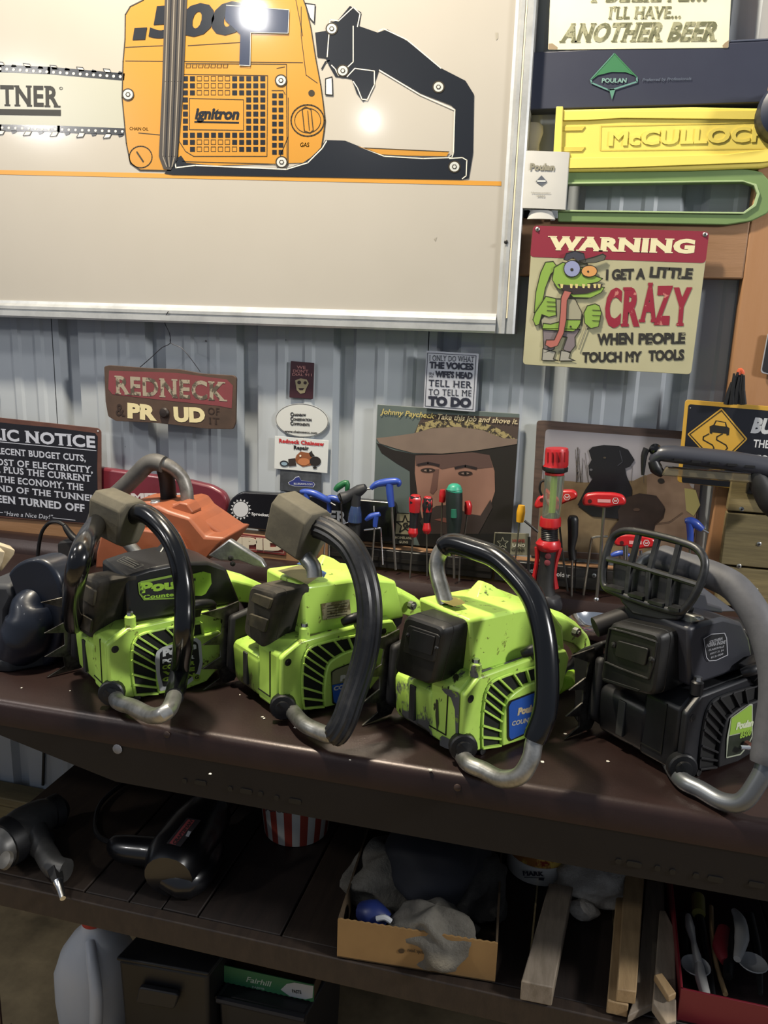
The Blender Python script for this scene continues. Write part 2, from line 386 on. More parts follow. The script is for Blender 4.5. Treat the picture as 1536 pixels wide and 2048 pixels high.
for i in range(20):
    x = -20 + i * 20.5; t = x / 378; y1 = 211 + 25 * t; y2 = 392 + 12 * t
    S.circ('rivets', WHT, x, y1, 4.5, 3, n=8); S.circ('rivets', WHT, x + 6, y2, 4, 3, n=8)
    if i % 4 == 1:
        for yy, sgn in ((y1 - 8, -1), (y2 + 8, 1)):
            S.poly('cutters', WHT, [(x - 4, yy), (x - 12, yy + sgn * 14), (x + 8, yy + sgn * 12), (x + 14, yy)], 2); S.line('cutters', K, [(x - 4, yy), (x - 12, yy + sgn * 14), (x + 8, yy + sgn * 12), (x + 14, yy)], 2, 3)
    if i % 4 == 3:
        for yy, sgn in ((y1 - 8, -1), (y2 + 8, 1)): S.poly('cutters', K, [(x - 8, yy), (x - 4, yy + sgn * 9), (x + 7, yy + sgn * 6), (x + 10, yy)], 2)
S.text('TNER', (2, 325), (186, 330), 64, '#2b2a26', layer=2, bold=.03, serif=True)
S.text('PAR', (-165, 322), (-6, 325), 64, '#2b2a26', layer=2, bold=.03, serif=True)
S.text('\u00ae', (182, 276), (193, 276), 9, '#2b2a26')
S.poly('underline', '#2b2a26', [(-150, 333), (187, 337), (187, 356), (-150, 350)], 2)
S.poly('orange_stripe', mat('#b98434', .35), [(-200, 519), (0, 522), (600, 535), (1000, 544), (1540, 557), (1540, 571), (1000, 558), (600, 549), (0, 536), (-200, 533)], 1)
S.poly('saw_body', YEL, [(385, 45), (400, 20), (440, 0), (470, -70), (900, -80), (925, -20), (940, 20), (955, 85), (970, 180), (985, 260), (992, 310), (999, 370), (995, 405), (988, 450), (960, 480), (930, 500), (560, 512), (525, 524), (430, 522), (400, 500), (388, 440), (375, 300), (378, 190), (384, 120)], 2)
S.line('outline', LN, [(470, -70), (440, 0), (400, 20), (385, 45), (384, 120), (378, 190), (375, 300), (388, 440), (400, 500), (430, 522), (525, 524)], 3.5, 3)
S.line('outline', LN, [(925, -20), (940, 20), (955, 85), (970, 180), (985, 260), (992, 310), (999, 370), (995, 405), (988, 450)], 3.5, 3)
for p in ([(385, 187), (930, 192)], [(925, 20), (925, 110), (940, 230), (975, 255)], [(570, 195), (880, 197), (880, 290)], [(880, 290), (882, 500)], [(500, 140), (385, 145)], [(577, 140), (740, 130)], [(548, 430), (570, 465), (595, 480), (820, 480), (822, 232), (560, 228)], [(885, 300), (885, 505), (560, 496)], [(425, 408), (490, 414)], [(835, 278), (870, 278), (876, 290)], [(885, 420), (850, 505)], [(905, -20), (930, 110)], [(850, 210), (875, 205)]): S.line('outline', LN, p, 2, 3)
S.poly('saw_handle', K, [(505, 533), (540, 488), (556, 478), (572, 500), (700, 512), (880, 517), (940, 497), (985, 455), (1000, 430), (1060, 432), (1110, 452), (1180, 478), (1300, 484), (1380, 482), (1395, 470), (1399, 335), (1385, 322), (1290, 285), (1165, 212), (1152, 250), (1140, 285), (1115, 312), (1095, 285), (1080, 242), (1060, 238), (1030, 235), (1010, 200), (1000, 178), (975, 175), (968, 100), (1000, 95), (1010, 72), (1040, 60), (1075, 18), (1110, 38), (1103, 80), (1160, 100), (1190, 90), (1250, 125), (1360, 212), (1430, 248), (1456, 290), (1453, 470), (1440, 548), (1420, 552), (530, 537)], 3)
S.line('highlight_line', WHT, [(535, 483), (540, 515), (600, 508), (880, 520), (945, 500), (990, 455), (1003, 433)], 3.5, 4)
S.line('highlight_line', WHT, [(1110, 452), (1180, 480), (1300, 487), (1388, 484), (1393, 470), (1397, 337), (1290, 290), (1165, 215)], 3, 4)
S.line('highlight_line', WHT, [(1163, 95), (1178, 88), (1250, 122), (1355, 210)], 3, 4)
S.line('highlight_line', WHT, [(1380, 487), (1420, 484), (1434, 492), (1432, 540), (1420, 549)], 3, 4)
S.line('highlight_line', WHT, [(1005, 175), (1014, 60), (1040, 64), (1085, 22), (1106, 42), (1098, 82)], 3, 4)
S.line('highlight_line', WHT, [(1085, 80), (1085, 190), (1040, 232), (1030, 212), (1018, 200)], 3, 4)
S.line('highlight_line', WHT, [(1066, 236), (1090, 210), (1150, 218), (1150, 260), (1128, 306), (1112, 305), (1098, 270), (1085, 250)], 3, 4)
S.poly('saw_body', YEL, [(1100, 450), (1120, 454), (1380, 466), (1372, 480), (1250, 478), (1168, 474)], 4); S.line('outline', LN, [(1120, 454), (1380, 466)], 2, 5)
S.poly('handlebar', mat('#3a3530', .3, coat=.3), [(508, -60), (577, -60), (562, 300), (545, 490), (525, 522), (502, 518), (488, 480), (498, 250)], 5)
for i in range(6): S.line('handlebar_rib', K if i % 2 else mat('#7c756a', .4), [(517 + i * 10, -60), (508 + i * 9.5, 250), (500 + i * 9, 480), (512 + i * 4, 512)], 3, 6)
S.text('500', (455, 118), (745, 104), 98, K, layer=4, bold=.05, shear=.25)
S.poly('printed_number', K, [(413, 86), (452, 84), (446, 121), (407, 123)], 4)
S.poly('printed_decal', mat('#262e44', .25, coat=1), [(695, 16), (888, 30), (885, 102), (770, 100), (770, 200), (735, 200), (738, 105), (690, 60)], 6)
S.line('highlight_line', GRY, [(695, 16), (888, 30), (885, 102), (770, 100), (768, 202), (735, 200)], 2, 7)
for j in range(11):
    for i in range(12):
        x = 562 + i * 21.6; y = 234 + j * 21.7
        if 575 < x < 750 and 295 < y < 400: continue
        if x < 570 and y > 430: continue
        hollow = (i in range(2, 7) and j < 3) or (i in range(2, 7) and j > 8) or (j == 10 and i == 7)
        if hollow: S.line('grille', LN, [(x, y), (x + 14, y), (x + 14, y + 14), (x, y + 14)], 1.5, 3, closed=True)
        else: S.poly('grille', K, [(x, y), (x + 15, y), (x + 15, y + 15), (x, y + 15)], 3)
for j in range(9):
    for i in range(2):
        x = 836 + i * 20; y = 287 + j * 21.7; S.poly('grille', K, [(x, y), (x + 14, y), (x + 14, y + 14), (x, y + 14)], 3)
for i in range(7): S.line('grille', LN, [(573 + i * 19, 197), (586 + i * 19, 197), (584 + i * 19, 207), (571 + i * 19, 207)], 1.5, 4, closed=True)
S.line('outline', LN, [(582, 302), (748, 306), (748, 400), (582, 398)], 2, 3, closed=True)
S.text('ignitron', (598, 366), (732, 368), 36, K, layer=3, bold=.045, shear=.2)
S.line('lettering', K, [(598, 374), (733, 377)], 5, 3)
S.text('GAS', (922, 452), (950, 452), 14, DY); S.text('CHAIN OIL', (398, 400), (456, 402), 10, DY)
for x, y, r, kk in ((945, 370, 51, 4), (945, 370, 40, 2), (432, 482, 35, 3)):
    pts = [(x + r * math.cos(a), y + r * .95 * math.sin(a)) for a in [2 * math.pi * i / 28 for i in range(28)]]; S.line('outline', LN, pts, kk, 3, closed=True)
S.line('outline', LN, [(928, 335), (935, 402), (952, 408), (962, 400), (955, 335), (938, 328)], 2.5, 4, closed=True); S.line('outline', LN, [(945, 340), (950, 400)], 2, 4)
S.line('outline', LN, [(420, 466), (440, 496)], 4, 4); S.circ('outline', LN, 957, 286, 10, 3)
for i, (x, y) in enumerate(((863, 247), (393, 290), (865, 498), (1347, 267), (1019, 88), (1053, 217), (1396, 512))):
    k = 'printed_bolt#%d' % i; S.circ(k, LN, x, y, 19, 5); S.circ(k, GRY, x, y, 15, 6); S.circ(k + 'b', LN, x, y, 8, 7, n=6); S.circ(k + 'b', GRY, x, y, 5, 8, n=6)
S.line('outline', K, [(988, 212), (1000, 190), (1012, 186)], 4, 3); S.poly('printed_switch', WHT, [(1000, 242), (1020, 236), (1022, 292), (1000, 290)], 3); S.line('outline', K, [(1000, 242), (1020, 236), (1022, 292), (1000, 290)], 3, 4, closed=True)
S.poly('printed_switch', WHT, [(938, 10), (968, 14), (965, 70), (952, 55)], 3); S.line('outline', K, [(938, 10), (968, 14), (965, 70), (952, 55)], 3, 4, closed=True)
S.poly('scuff', '#8f8a7e', [(868 * 1.536, 478 * 1.536), (874 * 1.536, 474 * 1.536), (871 * 1.536, 483 * 1.536)], 1); S.poly('scuff', '#8f8a7e', [(1522, 100), (1530, 100), (1530, 118), (1524, 124)], 1)
S.done(bd)

# =================== THINGS ON THE UPPER SHELF BOARD ===================
def panel_sign(name, label, cat, y, view, pts, col, th=.002, r=.004, rough=.4, group=None, m=None, sname='panel', rim=None):
    S = vsign(y, view); q = [S.P(*p) for p in pts]; lo = min(v.z for v in q); xm = sum(v.x for v in q) / len(q)
    t = thing(name, label, cat, (xm, y, lo), group)
    if rim: S.panel('rim', rim, pts, th, t, r, layer=0)
    S.panel(sname, m or mat(col, rough), pts, th, t, r)
    return S, t
S, t = panel_sign('tin_sign', 'cream tin sign reading ANOTHER BEER at the top right', 'sign', 1.655, (1000, 0, 2.866), [(305, -420), (1345, -400), (1310, 275), (1250, 275), (275, 286)], '#ddd8ba', m=mat('#ddd8ba', .42, 0, ('#cfc8a4', 3, .4, .7), None, (('#8d7a55', 40, .72),)), r=.003)
GT = mat('#5f6047', .5, 0, ('#8d8c70', 60, .5, .56))
S.text('I BELIEVE...', (520, 14), (1185, 8), 110, GT, bold=.03, serif=True)
S.text("I'LL HAVE...", (620, 110), (1035, 106), 70, GT, bold=.03, serif=True)
S.text('ANOTHER BEER', (338, 243), (1240, 236), 108, GT, bold=.045, serif=True, shear=.22)
S.poly('rust_spot', '#8b7a62', [(277, 283), (278, 250), (300, 248), (330, 270), (328, 284)], 1); S.poly('rust_spot', '#8b7a62', [(1308, 272), (1312, 230), (1290, 245), (1275, 262), (1280, 274)], 1)
S.done(t)
S = vsign(1.655, (1000, 0, 2.866))
t = thing('bar_case', 'long dark navy box with a green diamond emblem above the yellow guard', 'box', (.2, 1.67, 1.86))
b = MB(); p0 = S.P(160, 618); p1 = S.P(1300, 225)
zlo, zhi = S.P(700, 612).z, S.P(700, 272).z
b.box(-.17, .75, 1.656, 1.6965, zlo, zhi); obj('case_body', b, mat('#24283a', .5, 0, ('#2a2f40', 4, .4, .7)), t, bevel=.002)
zt = S.P(1400, 222).z; b = MB(); b.box(S.P(1310, 300).x, .75, 1.657, 1.6965, zhi + .0005, zt); obj('raised_lid', b, mat('#3b4152', .4), t, bevel=.002)
GR = mat('#2f6b45', .5)
S.poly('emblem', GR, [(655, 303), (786, 445), (770, 432), (720, 414), (640, 412), (560, 432), (520, 462), (540, 430)], 1)
S.line('emblem', mat('#56807a', .5), [(520, 455), (526, 475), (620, 515), (650, 512), (786, 468), (784, 442)], 9, 2)
S.line('emblem', mat('#4d7c6c', .5), [(655, 306), (520, 455)], 6, 2); S.line('emblem', GR, [(655, 306), (784, 442)], 6, 2)
S.poly('emblem', mat('#4d7c6c', .5), [(625, 510), (662, 510), (642, 572)], 2)
S.text('POULAN', (582, 474), (724, 474), 26, '#6c8f88', bold=.04); S.text('Preferred by Professionals', (815, 466), (1095, 458), 17, '#4d5666', bold=.01, shear=.2)
S.done(t)
YP = mat('#d4c25c', .5, 0, None, (90, .12, .001)); GP = mat('#677f50', .5, 0, ('#5d7547', 4, .4, .7), (90, .1, .001))
def guardY(pts, y, d, m, parent, name, r=.006, bev=.003, view=(1000, 0, 2.866)):
    s = vsign(y, view); b = MB(); b.prism(rnd([s.P(*p) for p in pts], r), (0, d, 0)); return obj(name, b, m, parent, bevel=bev)
t = thing('bar_scabbard', 'yellow plastic bar scabbard with raised block letters on the upper board', 'scabbard', (.13, 1.66, 1.70))
guardY([(345, 628), (1100, 612), (1500, 620), (1700, 640), (1790, 760), (1740, 900), (1500, 962), (1100, 976), (400, 984), (300, 984)], 1.640, .030, YP, t, 'scabbard_body')
guardY([(322, 609), (362, 609), (352, 868), (330, 985), (300, 985)], 1.632, .042, YP, t, 'end_flange', .002)
guardY([(362, 640), (1500, 634), (1720, 660), (1770, 720), (1500, 684), (700, 676), (500, 688), (360, 690)], 1.636, .010, YP, t, 'upper_rib', .002)
guardY([(380, 905), (700, 902), (1300, 885), (1740, 830), (1720, 905), (1500, 930), (700, 960), (380, 965)], 1.636, .010, YP, t, 'lower_rib', .002)
for y0 in (724, 842): guardY([(352, y0), (490, y0 - 2), (470, y0 + 24), (350, y0 + 26)], 1.638, .006, mat('#c2ae4b', .55), t, 'slot', .001, .001)
S = vsign(1.640, (1000, 0, 2.866))
for q in ([(580, 722), (1560, 700)], [(580, 862), (1560, 850)], [(580, 722), (575, 862)]): S.line('panel_edge', mat('#c2ae4b', .55), q, 5, 2)
S.text('McCULLOCH', (622, 838), (1545, 812), 84, YP, part='raised_lettering', layer=1, bold=.03, raised=.0016); S.done(t)
t = thing('bar_scabbard', 'pale green open scabbard with a long rounded slot under the yellow one', 'scabbard', (.13, 1.66, 1.674))
guardY([(330, 985), (1380, 962), (1500, 985), (1575, 1070), (1585, 1150), (1530, 1225), (1440, 1268), (1300, 1290), (330, 1272), (330, 1205), (1395, 1222), (1455, 1175), (1478, 1110), (1460, 1060), (1400, 1042), (330, 1056)], 1.646, .026, GP, t, 'scabbard_body', .003, .002)
guardY([(330, 1046), (1390, 1033), (1470, 1055), (1490, 1110), (1468, 1180), (1400, 1226), (330, 1212), (330, 1203), (1395, 1216), (1455, 1170), (1474, 1110), (1456, 1064), (1395, 1042), (330, 1056)], 1.642, .008, mat('#93a67b', .5), t, 'slot_lip', .001, .0006)
t = thing('hearing_cup', 'dark blue rounded cup hanging at the right edge beside the yellow scabbard', 'ear muff', onY(1570, 230, 1.60))
b = MB(); c_ = onY(1572, 228, 1.615); b.lathe(c_, (0, -1, 0), [(0, .045), (.012, .05), (.03, .046), (.04, .03), (.043, .001)], 28); obj('cup', b, mat('#1c2438', .45), t)
b = MB(); b.lathe(c_ + V((0, .001, 0)), (0, 1, 0), [(0, .044), (.02, .047), (.035, .040)], 28); obj('cushion', b, BLKDULL, t)

def pxloft(name, rows, y, m, parent, ratio=1.0, view=(0, 0, 1), n=20, sharp=40, square=0, tilt=None):
    """solid of oval rings, one per row (xl, yl, xr, yr) seen in the photograph, axis on the plane y"""
    S = vsign(y, view); rings = []
    for xl, yl, xr, yr in rows:
        a, c = S.P(xl, yl), S.P(xr, yr); ctr = (a + c) / 2; ex = (c - a) / 2; dy = V((0, 1, 0)) * ex.length * ratio
        ring = []
        for k in range(n):
            an = 2 * math.pi * k / n; ca, sa = math.cos(an), math.sin(an)
            if square: f = 1 / max(abs(ca), abs(sa)) ** square; ca *= f; sa *= f
            ring.append(ctr + ex * ca + dy * sa)
        rings.append(ring)
    b = MB(); b.loft(rings); return obj(name, b, m, parent, sharp=sharp)
V2 = (1000, 0, 2.866)
t = thing('can_cooler', 'white folded can cooler with small diamond emblem standing on the upper board', 'can cooler', onY(1090, 430, 1.66))
KZ = mat('#b5b4b0', .55, 0, ('#a9a8a5', 4, .4, .7))
pxloft('sleeve', [(138, 868, 402, 878), (136, 872, 401, 884), (122, 1020, 390, 1040), (112, 1195, 378, 1205)], 1.640, KZ, t, .22, V2, square=.85)
pxloft('base_fold', [(176, 1204, 296, 1206), (165, 1230, 305, 1230), (155, 1256, 318, 1258)], 1.640, KZ, t, .3, V2)
S = vsign(1.640 - .0100, V2); S.text('Poulan', (170, 975), (312, 978), 40, '#7d7a6c', bold=.05)
S.poly('emblem', '#4e545e', [(238, 1005), (270, 1040), (238, 1064), (205, 1040)], 2); S.line('emblem', '#c9c9c6', [(215, 1038), (260, 1038)], 9, 3)
S.text('Homecoming', (180, 1108), (290, 1110), 10, '#8d8b84'); S.text('2022', (210, 1128), (258, 1129), 12, '#8d8b84', bold=.03); S.done(t)
b = MB(); q = vsign(1.64, V2); c_ = q.P(300, 1256); b.box(c_.x - .004, c_.x + .004, 1.648, 1.66, c_.z - .001, c_.z + .006); obj('clip', b, mat('#c7c9cb', .4), t)
t = thing('can_cooler', 'second white can cooler half hidden behind the poster frame', 'can cooler', onY(1065, 300, 1.68))
pxloft('sleeve', [(60, 700, 228, 704), (58, 716, 246, 722), (52, 760, 248, 762), (52, 800, 225, 830), (50, 1180, 220, 1200)], 1.680, mat('#b9b9b8', .5), t, .2, V2)
t = thing('sanding_block', 'small black block tucked behind the foot of the white can cooler', 'block', onY(1045, 425, 1.67))
S = vsign(1.668, V2); b = MB(); b.prism([S.P(*p) for p in ((95, 1203), (170, 1203), (178, 1250), (95, 1252))], (0, .02, 0)); obj('block', b, BLKDULL, t, bevel=.002)

# =================== SIGNS AND STICKERS ON THE WALL ===================
V3 = (1000, 430, 2.866); CR = mat('#a5a184', .42, 0, ('#918d70', 3, .35, .7), None)
S, t = panel_sign('tin_sign', 'tin warning sign with red header and a green cartoon monster mechanic', 'sign', 1.628, V3, [(190, 60), (1200, 95), (1095, 915), (130, 857)], '', m=CR, r=.008)
RED = mat('#7a2635', .42); DK = '#231f1f'
hd = [(190, 60), (1200, 95)]
q = rnd([S.P(190, 60, 1), S.P(1200, 95, 1), S.P(1178, 276, 1), S.P(172, 240, 1)], .008); q = [p for p in q]; S.mb('header', RED).face(q)
S.text('WARNING', (268, 200), (1112, 222), 80, '#c9c29e', bold=.06, serif=True, layer=2)
BT = mat('#252320', .5, 0, ('#6d6a58', 70, .62, .66))
S.text('I GET A', (606, 374), (832, 368), 62, BT, bold=.05, layer=2); S.text('LITTLE', (855, 358), (1100, 368), 62, BT, bold=.05, layer=2)
RT_ = mat('#7e2030', .45, 0, ('#a86a62', 60, .62, .66))
for ch, x0, x1, yb, h in (('C', 596, 688, 645, 225), ('R', 692, 800, 640, 225), ('A', 795, 900, 615, 225), ('Z', 880, 975, 632, 225), ('Y', 978, 1085, 636, 220)): S.text(ch, (x0, yb), (x1, yb), h, RT_, bold=.05, serif=True, layer=2)
S.text('WHEN', (556, 747), (762, 740), 66, BT, bold=.05); S.text('PEOPLE', (792, 742), (1060, 738), 64, BT, bold=.05)
S.text('TOUCH MY', (470, 846), (812, 842), 60, BT, bold=.05); S.text('TOOLS', (850, 838), (1055, 832), 62, BT, bold=.05)
GN, GD, OU = '#76933f', '#5f7c36', '#26241c'
def fig(part, col, pts, layer=3, out=4):
    S.poly(part, col, pts, layer)
    if out: S.line(part + '_outline', OU, pts, out, layer + 1, closed=True)
fig('monster_ear', GN, [(305, 265), (260, 270), (232, 330), (205, 440), (195, 560), (215, 590), (240, 520), (260, 420), (290, 340), (330, 300)])
fig('monster_trousers', '#6d6468', [(245, 650), (460, 655), (430, 700), (432, 750), (400, 790), (360, 770), (385, 700), (330, 690), (310, 770), (250, 790)])
fig('monster_boots', '#8d8b82', [(245, 765), (320, 785), (305, 825), (335, 835), (240, 832)], 4); fig('monster_boots', '#8d8b82', [(350, 775), (405, 785), (395, 820), (432, 835), (340, 836)], 4)
fig('monster_shirt', '#8a8774', [(290, 480), (430, 480), (470, 560), (462, 620), (440, 655), (240, 650), (235, 600), (270, 560)], 5)
fig('monster_belly', GN, [(248, 620), (290, 625), (380, 600), (465, 600), (455, 645), (420, 668), (240, 655)], 6)
fig('monster_arm', GN, [(240, 500), (262, 465), (320, 478), (322, 575), (280, 585), (240, 570), (225, 625), (205, 636), (188, 600), (200, 560)], 7)
for yy in (497, 522, 548): S.line('monster_outline', OU, [(270, yy), (320, yy + 3)], 4, 9)
fig('monster_head', GN, [(310, 300), (360, 270), (470, 300), (540, 345), (590, 365), (560, 385), (500, 395), (600, 415), (580, 445), (520, 475), (420, 472), (385, 440), (330, 420), (298, 370)], 8)
fig('monster_mouth', '#2c2224', [(330, 395), (380, 400), (480, 410), (590, 395), (575, 425), (500, 450), (420, 455), (360, 430)], 10, 0)
for x in (345, 400, 430, 470, 500, 535, 560): S.poly('monster_teeth', '#b9ab72', [(x, 395), (x + 18, 397), (x + 14, 420), (x + 3, 418)], 11)
fig('monster_tongue', '#9a5a52', [(368, 430), (412, 440), (385, 490), (380, 600), (365, 680), (330, 750), (290, 762), (258, 745), (265, 715), (310, 715), (335, 660), (345, 560), (350, 470)], 12)
S.circ('monster_eye', OU, 413, 308, 50, 12); S.circ('monster_eye', '#7d83a5', 413, 308, 45, 13); S.circ('monster_eye', OU, 412, 313, 9, 14)
S.circ('monster_eye', OU, 512, 322, 48, 12, 36); S.circ('monster_eye', '#b8854e', 512, 322, 43, 13, 31); S.circ('monster_eye', OU, 505, 324, 6, 14)
fig('monster_cap', '#33343f', [(365, 255), (380, 220), (430, 205), (480, 220), (492, 265), (450, 268), (420, 245), (385, 262)], 14)
fig('monster_cap', '#4b4a42', [(455, 262), (540, 240), (590, 222), (608, 235), (598, 258), (550, 272), (480, 275)], 15)
S.line('screwdriver_print', '#4b4a42', [(500, 640), (452, 770)], 9, 7); S.line('screwdriver_print', '#8b8874', [(500, 640), (452, 770)], 5, 8)
fig('monster_hand', GN, [(480, 560), (500, 520), (545, 508), (570, 520), (582, 560), (565, 640), (520, 650), (485, 620)], 9)
for yy in (545, 575, 605): S.line('monster_outline', OU, [(530, yy), (576, yy + 3)], 4, 11)
S.circ('monster_outline', OU, 405, 640, 6, 9); S.done(t)
for x, y in ((215, 82), (1175, 112)): screw(t, S.P(x, y, 1), (0, -1, 0), .0042, ALUD)

V4 = (0, 620, 2.844)
S, t = panel_sign('hanging_sign', 'rusty red wooden REDNECK sign hung by wire from the poster frame', 'sign', 1.652, V4, [(592, 322), (620, 314), (860, 332), (1010, 336), (1150, 362), (1325, 372), (1344, 385), (1340, 640), (1325, 678), (1180, 676), (960, 650), (860, 640), (660, 632), (615, 605), (600, 520)], '', th=.006, m=mat('#4c392e', .65, 0, ('#3b2d24', 12, .3, .7), (60, .3, .001)), r=.004, sname='board')
S.poly('red_field', mat('#74323a', .6, 0, ('#5d322f', 5, .3, .75)), [(620, 345), (860, 352), (1010, 358), (1290, 395), (1325, 430), (1318, 560), (1240, 545), (1000, 520), (860, 505), (640, 480), (615, 450)], 1)
for t_, a, c, h, col, bo, sh in (('REDNECK', (655, 478), (1292, 520), 105, '#8e8574', .03, 0), ('&', (660, 600), (712, 604), 68, '#2e211b', .01, 0), ('PR', (725, 615), (893, 632), 88, '#c9bd93', .06, 0), ('UD', (990, 636), (1168, 642), 86, '#c9bd93', .06, 0), ('OF', (1183, 592), (1248, 596), 38, '#2e211b', 0, 0), ('IT', (1188, 646), (1248, 650), 36, '#2e211b', 0, 0)):
    S.text(t_, a, c, h, mat(col, .6, 0, ('#4a4238', 40, .5, .56)) if t_ == 'REDNECK' else col, bold=bo, serif=t_ in ('REDNECK', 'OF', 'IT', '&'), shear=sh)
S.done(t)
b = MB(); p = S.P(938, 584); b.lathe(p, (0, -1, 0), [(0, .0115), (.004, .012), (.008, .009), (.009, .002)], 18); obj('bottle_cap', b, mat('#2b2422', .5, .3), t, sharp=20)
b = MB(); Wp = lambda x, y, yy=1.652: vsign(yy, V4).P(x, y)
b.tube([Wp(797, 325, 1.658), Wp(860, 270), Wp(920, 215), Wp(968, 188), Wp(962, 130), Wp(938, 75), Wp(942, 35, 1.635), Wp(958, 8, 1.63)], .0009, 6, 4)
b.tube([Wp(1140, 352, 1.658), Wp(1080, 270), Wp(1030, 215), Wp(972, 188), Wp(970, 150), Wp(966, 120)], .0009, 6, 4); obj('wire_hanger', b, mat('#33333a', .5, .6), t)

S, t = panel_sign('tin_sign', 'black PUBLIC NOTICE sign with rusty edge at the left of the ledge', 'sign', 1.6515, V4, [(-320, 590), (-300, 580), (560, 672), (575, 690), (578, 1225), (-320, 1155)], '', m=mat('#5b3a30', .6, 0, ('#472c25', 14, .35, .7)), r=.004)
S.poly('black_field', mat('#16161c', .4), [(-300, 605), (100, 650), (300, 668), (540, 700), (556, 720), (552, 900), (556, 1080), (545, 1215), (200, 1190), (-300, 1140)], 1)
LT = '#aeb2be'
for t_, a, c, h, bo in (('LIC NOTICE', (-42, 738), (543, 786), 66, .02), ('RECENT BUDGET CUTS,', (-22, 818), (488, 862), 36, .01), ('RISING COST OF ELECTRICITY,', (-240, 862), (528, 928), 36, .01), ('GAS AND OIL, PLUS THE CURRENT', (-330, 890), (518, 978), 36, .01), ('STATE OF THE ECONOMY, THE', (-235, 955), (475, 1028), 36, .01), ('LIGHT AT THE END OF THE TUNNEL', (-420, 985), (540, 1090), 34, .01), ('HAS BEEN TURNED OFF', (-180, 1075), (482, 1150), 42, .02)):
    S.text(t_, a, c, h, LT, bold=bo + .018, serif=True)
S.line('lettering', LT, [(-60, 745), (547, 800)], 4, 2); S.text('\u201cHave a Nice Day!\u201d', (22, 1168), (298, 1190), 24, LT, bold=0, shear=.25); S.line('lettering', LT, [(300, 1182), (428, 1196)], 3, 2); S.line('lettering', LT, [(-60, 1145), (16, 1152)], 3, 2)
S.circ('lettering', '#b7b9bd', 557, 688, 5, 2); S.done(t)

V5 = (440, 680, 2.477)
S, t = panel_sign('wall_magnet', 'small dark maroon magnet reading WE DON\'T DIAL 911', 'magnet', 1.693, V5, [(350, 104), (467, 114), (460, 293), (343, 285)], '#3a1f26', r=.002)
S.text('WE', (380, 142), (424, 144), 15, '#9a6a68'); S.text("DON'T", (362, 161), (438, 163), 15, '#9a6a68'); S.text('DIAL 911', (358, 177), (455, 180), 13, '#9a6a68')
S.poly('printed_face', '#8d8468', [(372, 200), (400, 190), (430, 196), (440, 215), (425, 245), (420, 262), (398, 266), (380, 248)], 2); S.circ('printed_face', '#2a1b1c', 392, 210, 9, 3); S.circ('printed_face', '#2a1b1c', 422, 212, 8, 3); S.poly('printed_face', '#2a1b1c', [(388, 238), (418, 238), (410, 248), (394, 248)], 3); S.done(t)
S = vsign(1.6945, V5); t = thing('oval_sticker', 'white oval sticker with black lettering, below the maroon magnet', 'sticker', S.P(405, 480))
S.panel('panel', mat('#b9bbb9', .35), [(406 + 132 * math.cos(a), 398 + 84 * math.sin(a) + 6 * math.cos(a)) for a in [2 * math.pi * k / 40 for k in range(40)]], .001, t, 0, 0)
pts = [(406 + 129 * math.cos(a), 398 + 81 * math.sin(a) + 6 * math.cos(a)) for a in [2 * math.pi * k / 40 for k in range(40)]]; S.line('edge_line', '#3a3b40', pts, 2, 1, closed=True)
for i, s_ in enumerate(('HAINSAW', 'ONSERVATION', 'OMPONENTS')): S.text(s_, (364, 377 + i * 22.5), (364 + (62, 90, 80)[i], 379 + i * 24), 13, '#1c1c20', bold=.05); S.text('C', (349, 378 + i * 22.5), (364, 378 + i * 22.5), 20, '#1c1c20', bold=.05)
S.text('www.chainsawcc.com', (320, 457), (481, 466), 12, '#1c1c20', bold=.03); S.done(t)
S, t = panel_sign('business_card', 'white card with red heading and a cartoon beaver holding a saw', 'card', 1.691, V5, [(272, 475), (538, 498), (532, 660), (268, 637)], '#bfc2c2', th=.0008, r=0)
S.text('Redneck Chainsaw', (291, 508), (515, 526), 20, '#a8262c', bold=.05, serif=True); S.text('Repair', (364, 541), (440, 546), 19, '#16161a', bold=.05, serif=True)
BV = '#7c4a2e'
S.poly('beaver_print', '#23201f', [(440, 560), (455, 548), (458, 560), (470, 575), (450, 580)], 2); S.poly('beaver_print', BV, [(380, 570), (400, 552), (440, 560), (462, 590), (455, 620), (410, 628), (380, 610), (372, 590)], 2); S.circ('beaver_print', '#1f1c1c', 472, 601, 28, 3, 24); S.circ('beaver_print', '#a86a44', 415, 603, 30, 3, 18)
S.poly('beaver_print', '#2c2524', [(338, 590), (372, 585), (378, 622), (340, 626)], 3); S.circ('beaver_print', '#23262c', 318, 612, 22, 3, 15, rot=.1); S.circ('beaver_print', '#7d93a3', 318, 613, 15, 4, 9, rot=.1); S.circ('beaver_print', '#1c1c1c', 470, 632, 10, 3, 6); S.circ('beaver_print', '#d8d0c2', 398, 574, 5, 4); S.done(t)
S, t = panel_sign('wall_magnet', 'dark grey magnet with a small blue saw outline below the beaver card', 'magnet', 1.693, V5, [(298, 640), (502, 656), (500, 762), (296, 745)], '', r=.001, m=mat('#33363b', .5, 0, ('#464a50', 20, .4, .6)))
cp = [(340, 705), (365, 693), (375, 682), (392, 678), (402, 696), (460, 704), (468, 714), (460, 726), (370, 722), (345, 715)]
S.poly('saw_print', '#b3b7c4', [(404 + (x - 404) * 1.05, 703 + (y - 703) * 1.16) for x, y in cp], 1); S.poly('saw_print', '#27306d', cp, 2); S.text('BLUESAWS.COM', (366, 716), (458, 720), 9, '#b3b7c4', layer=3); S.done(t)

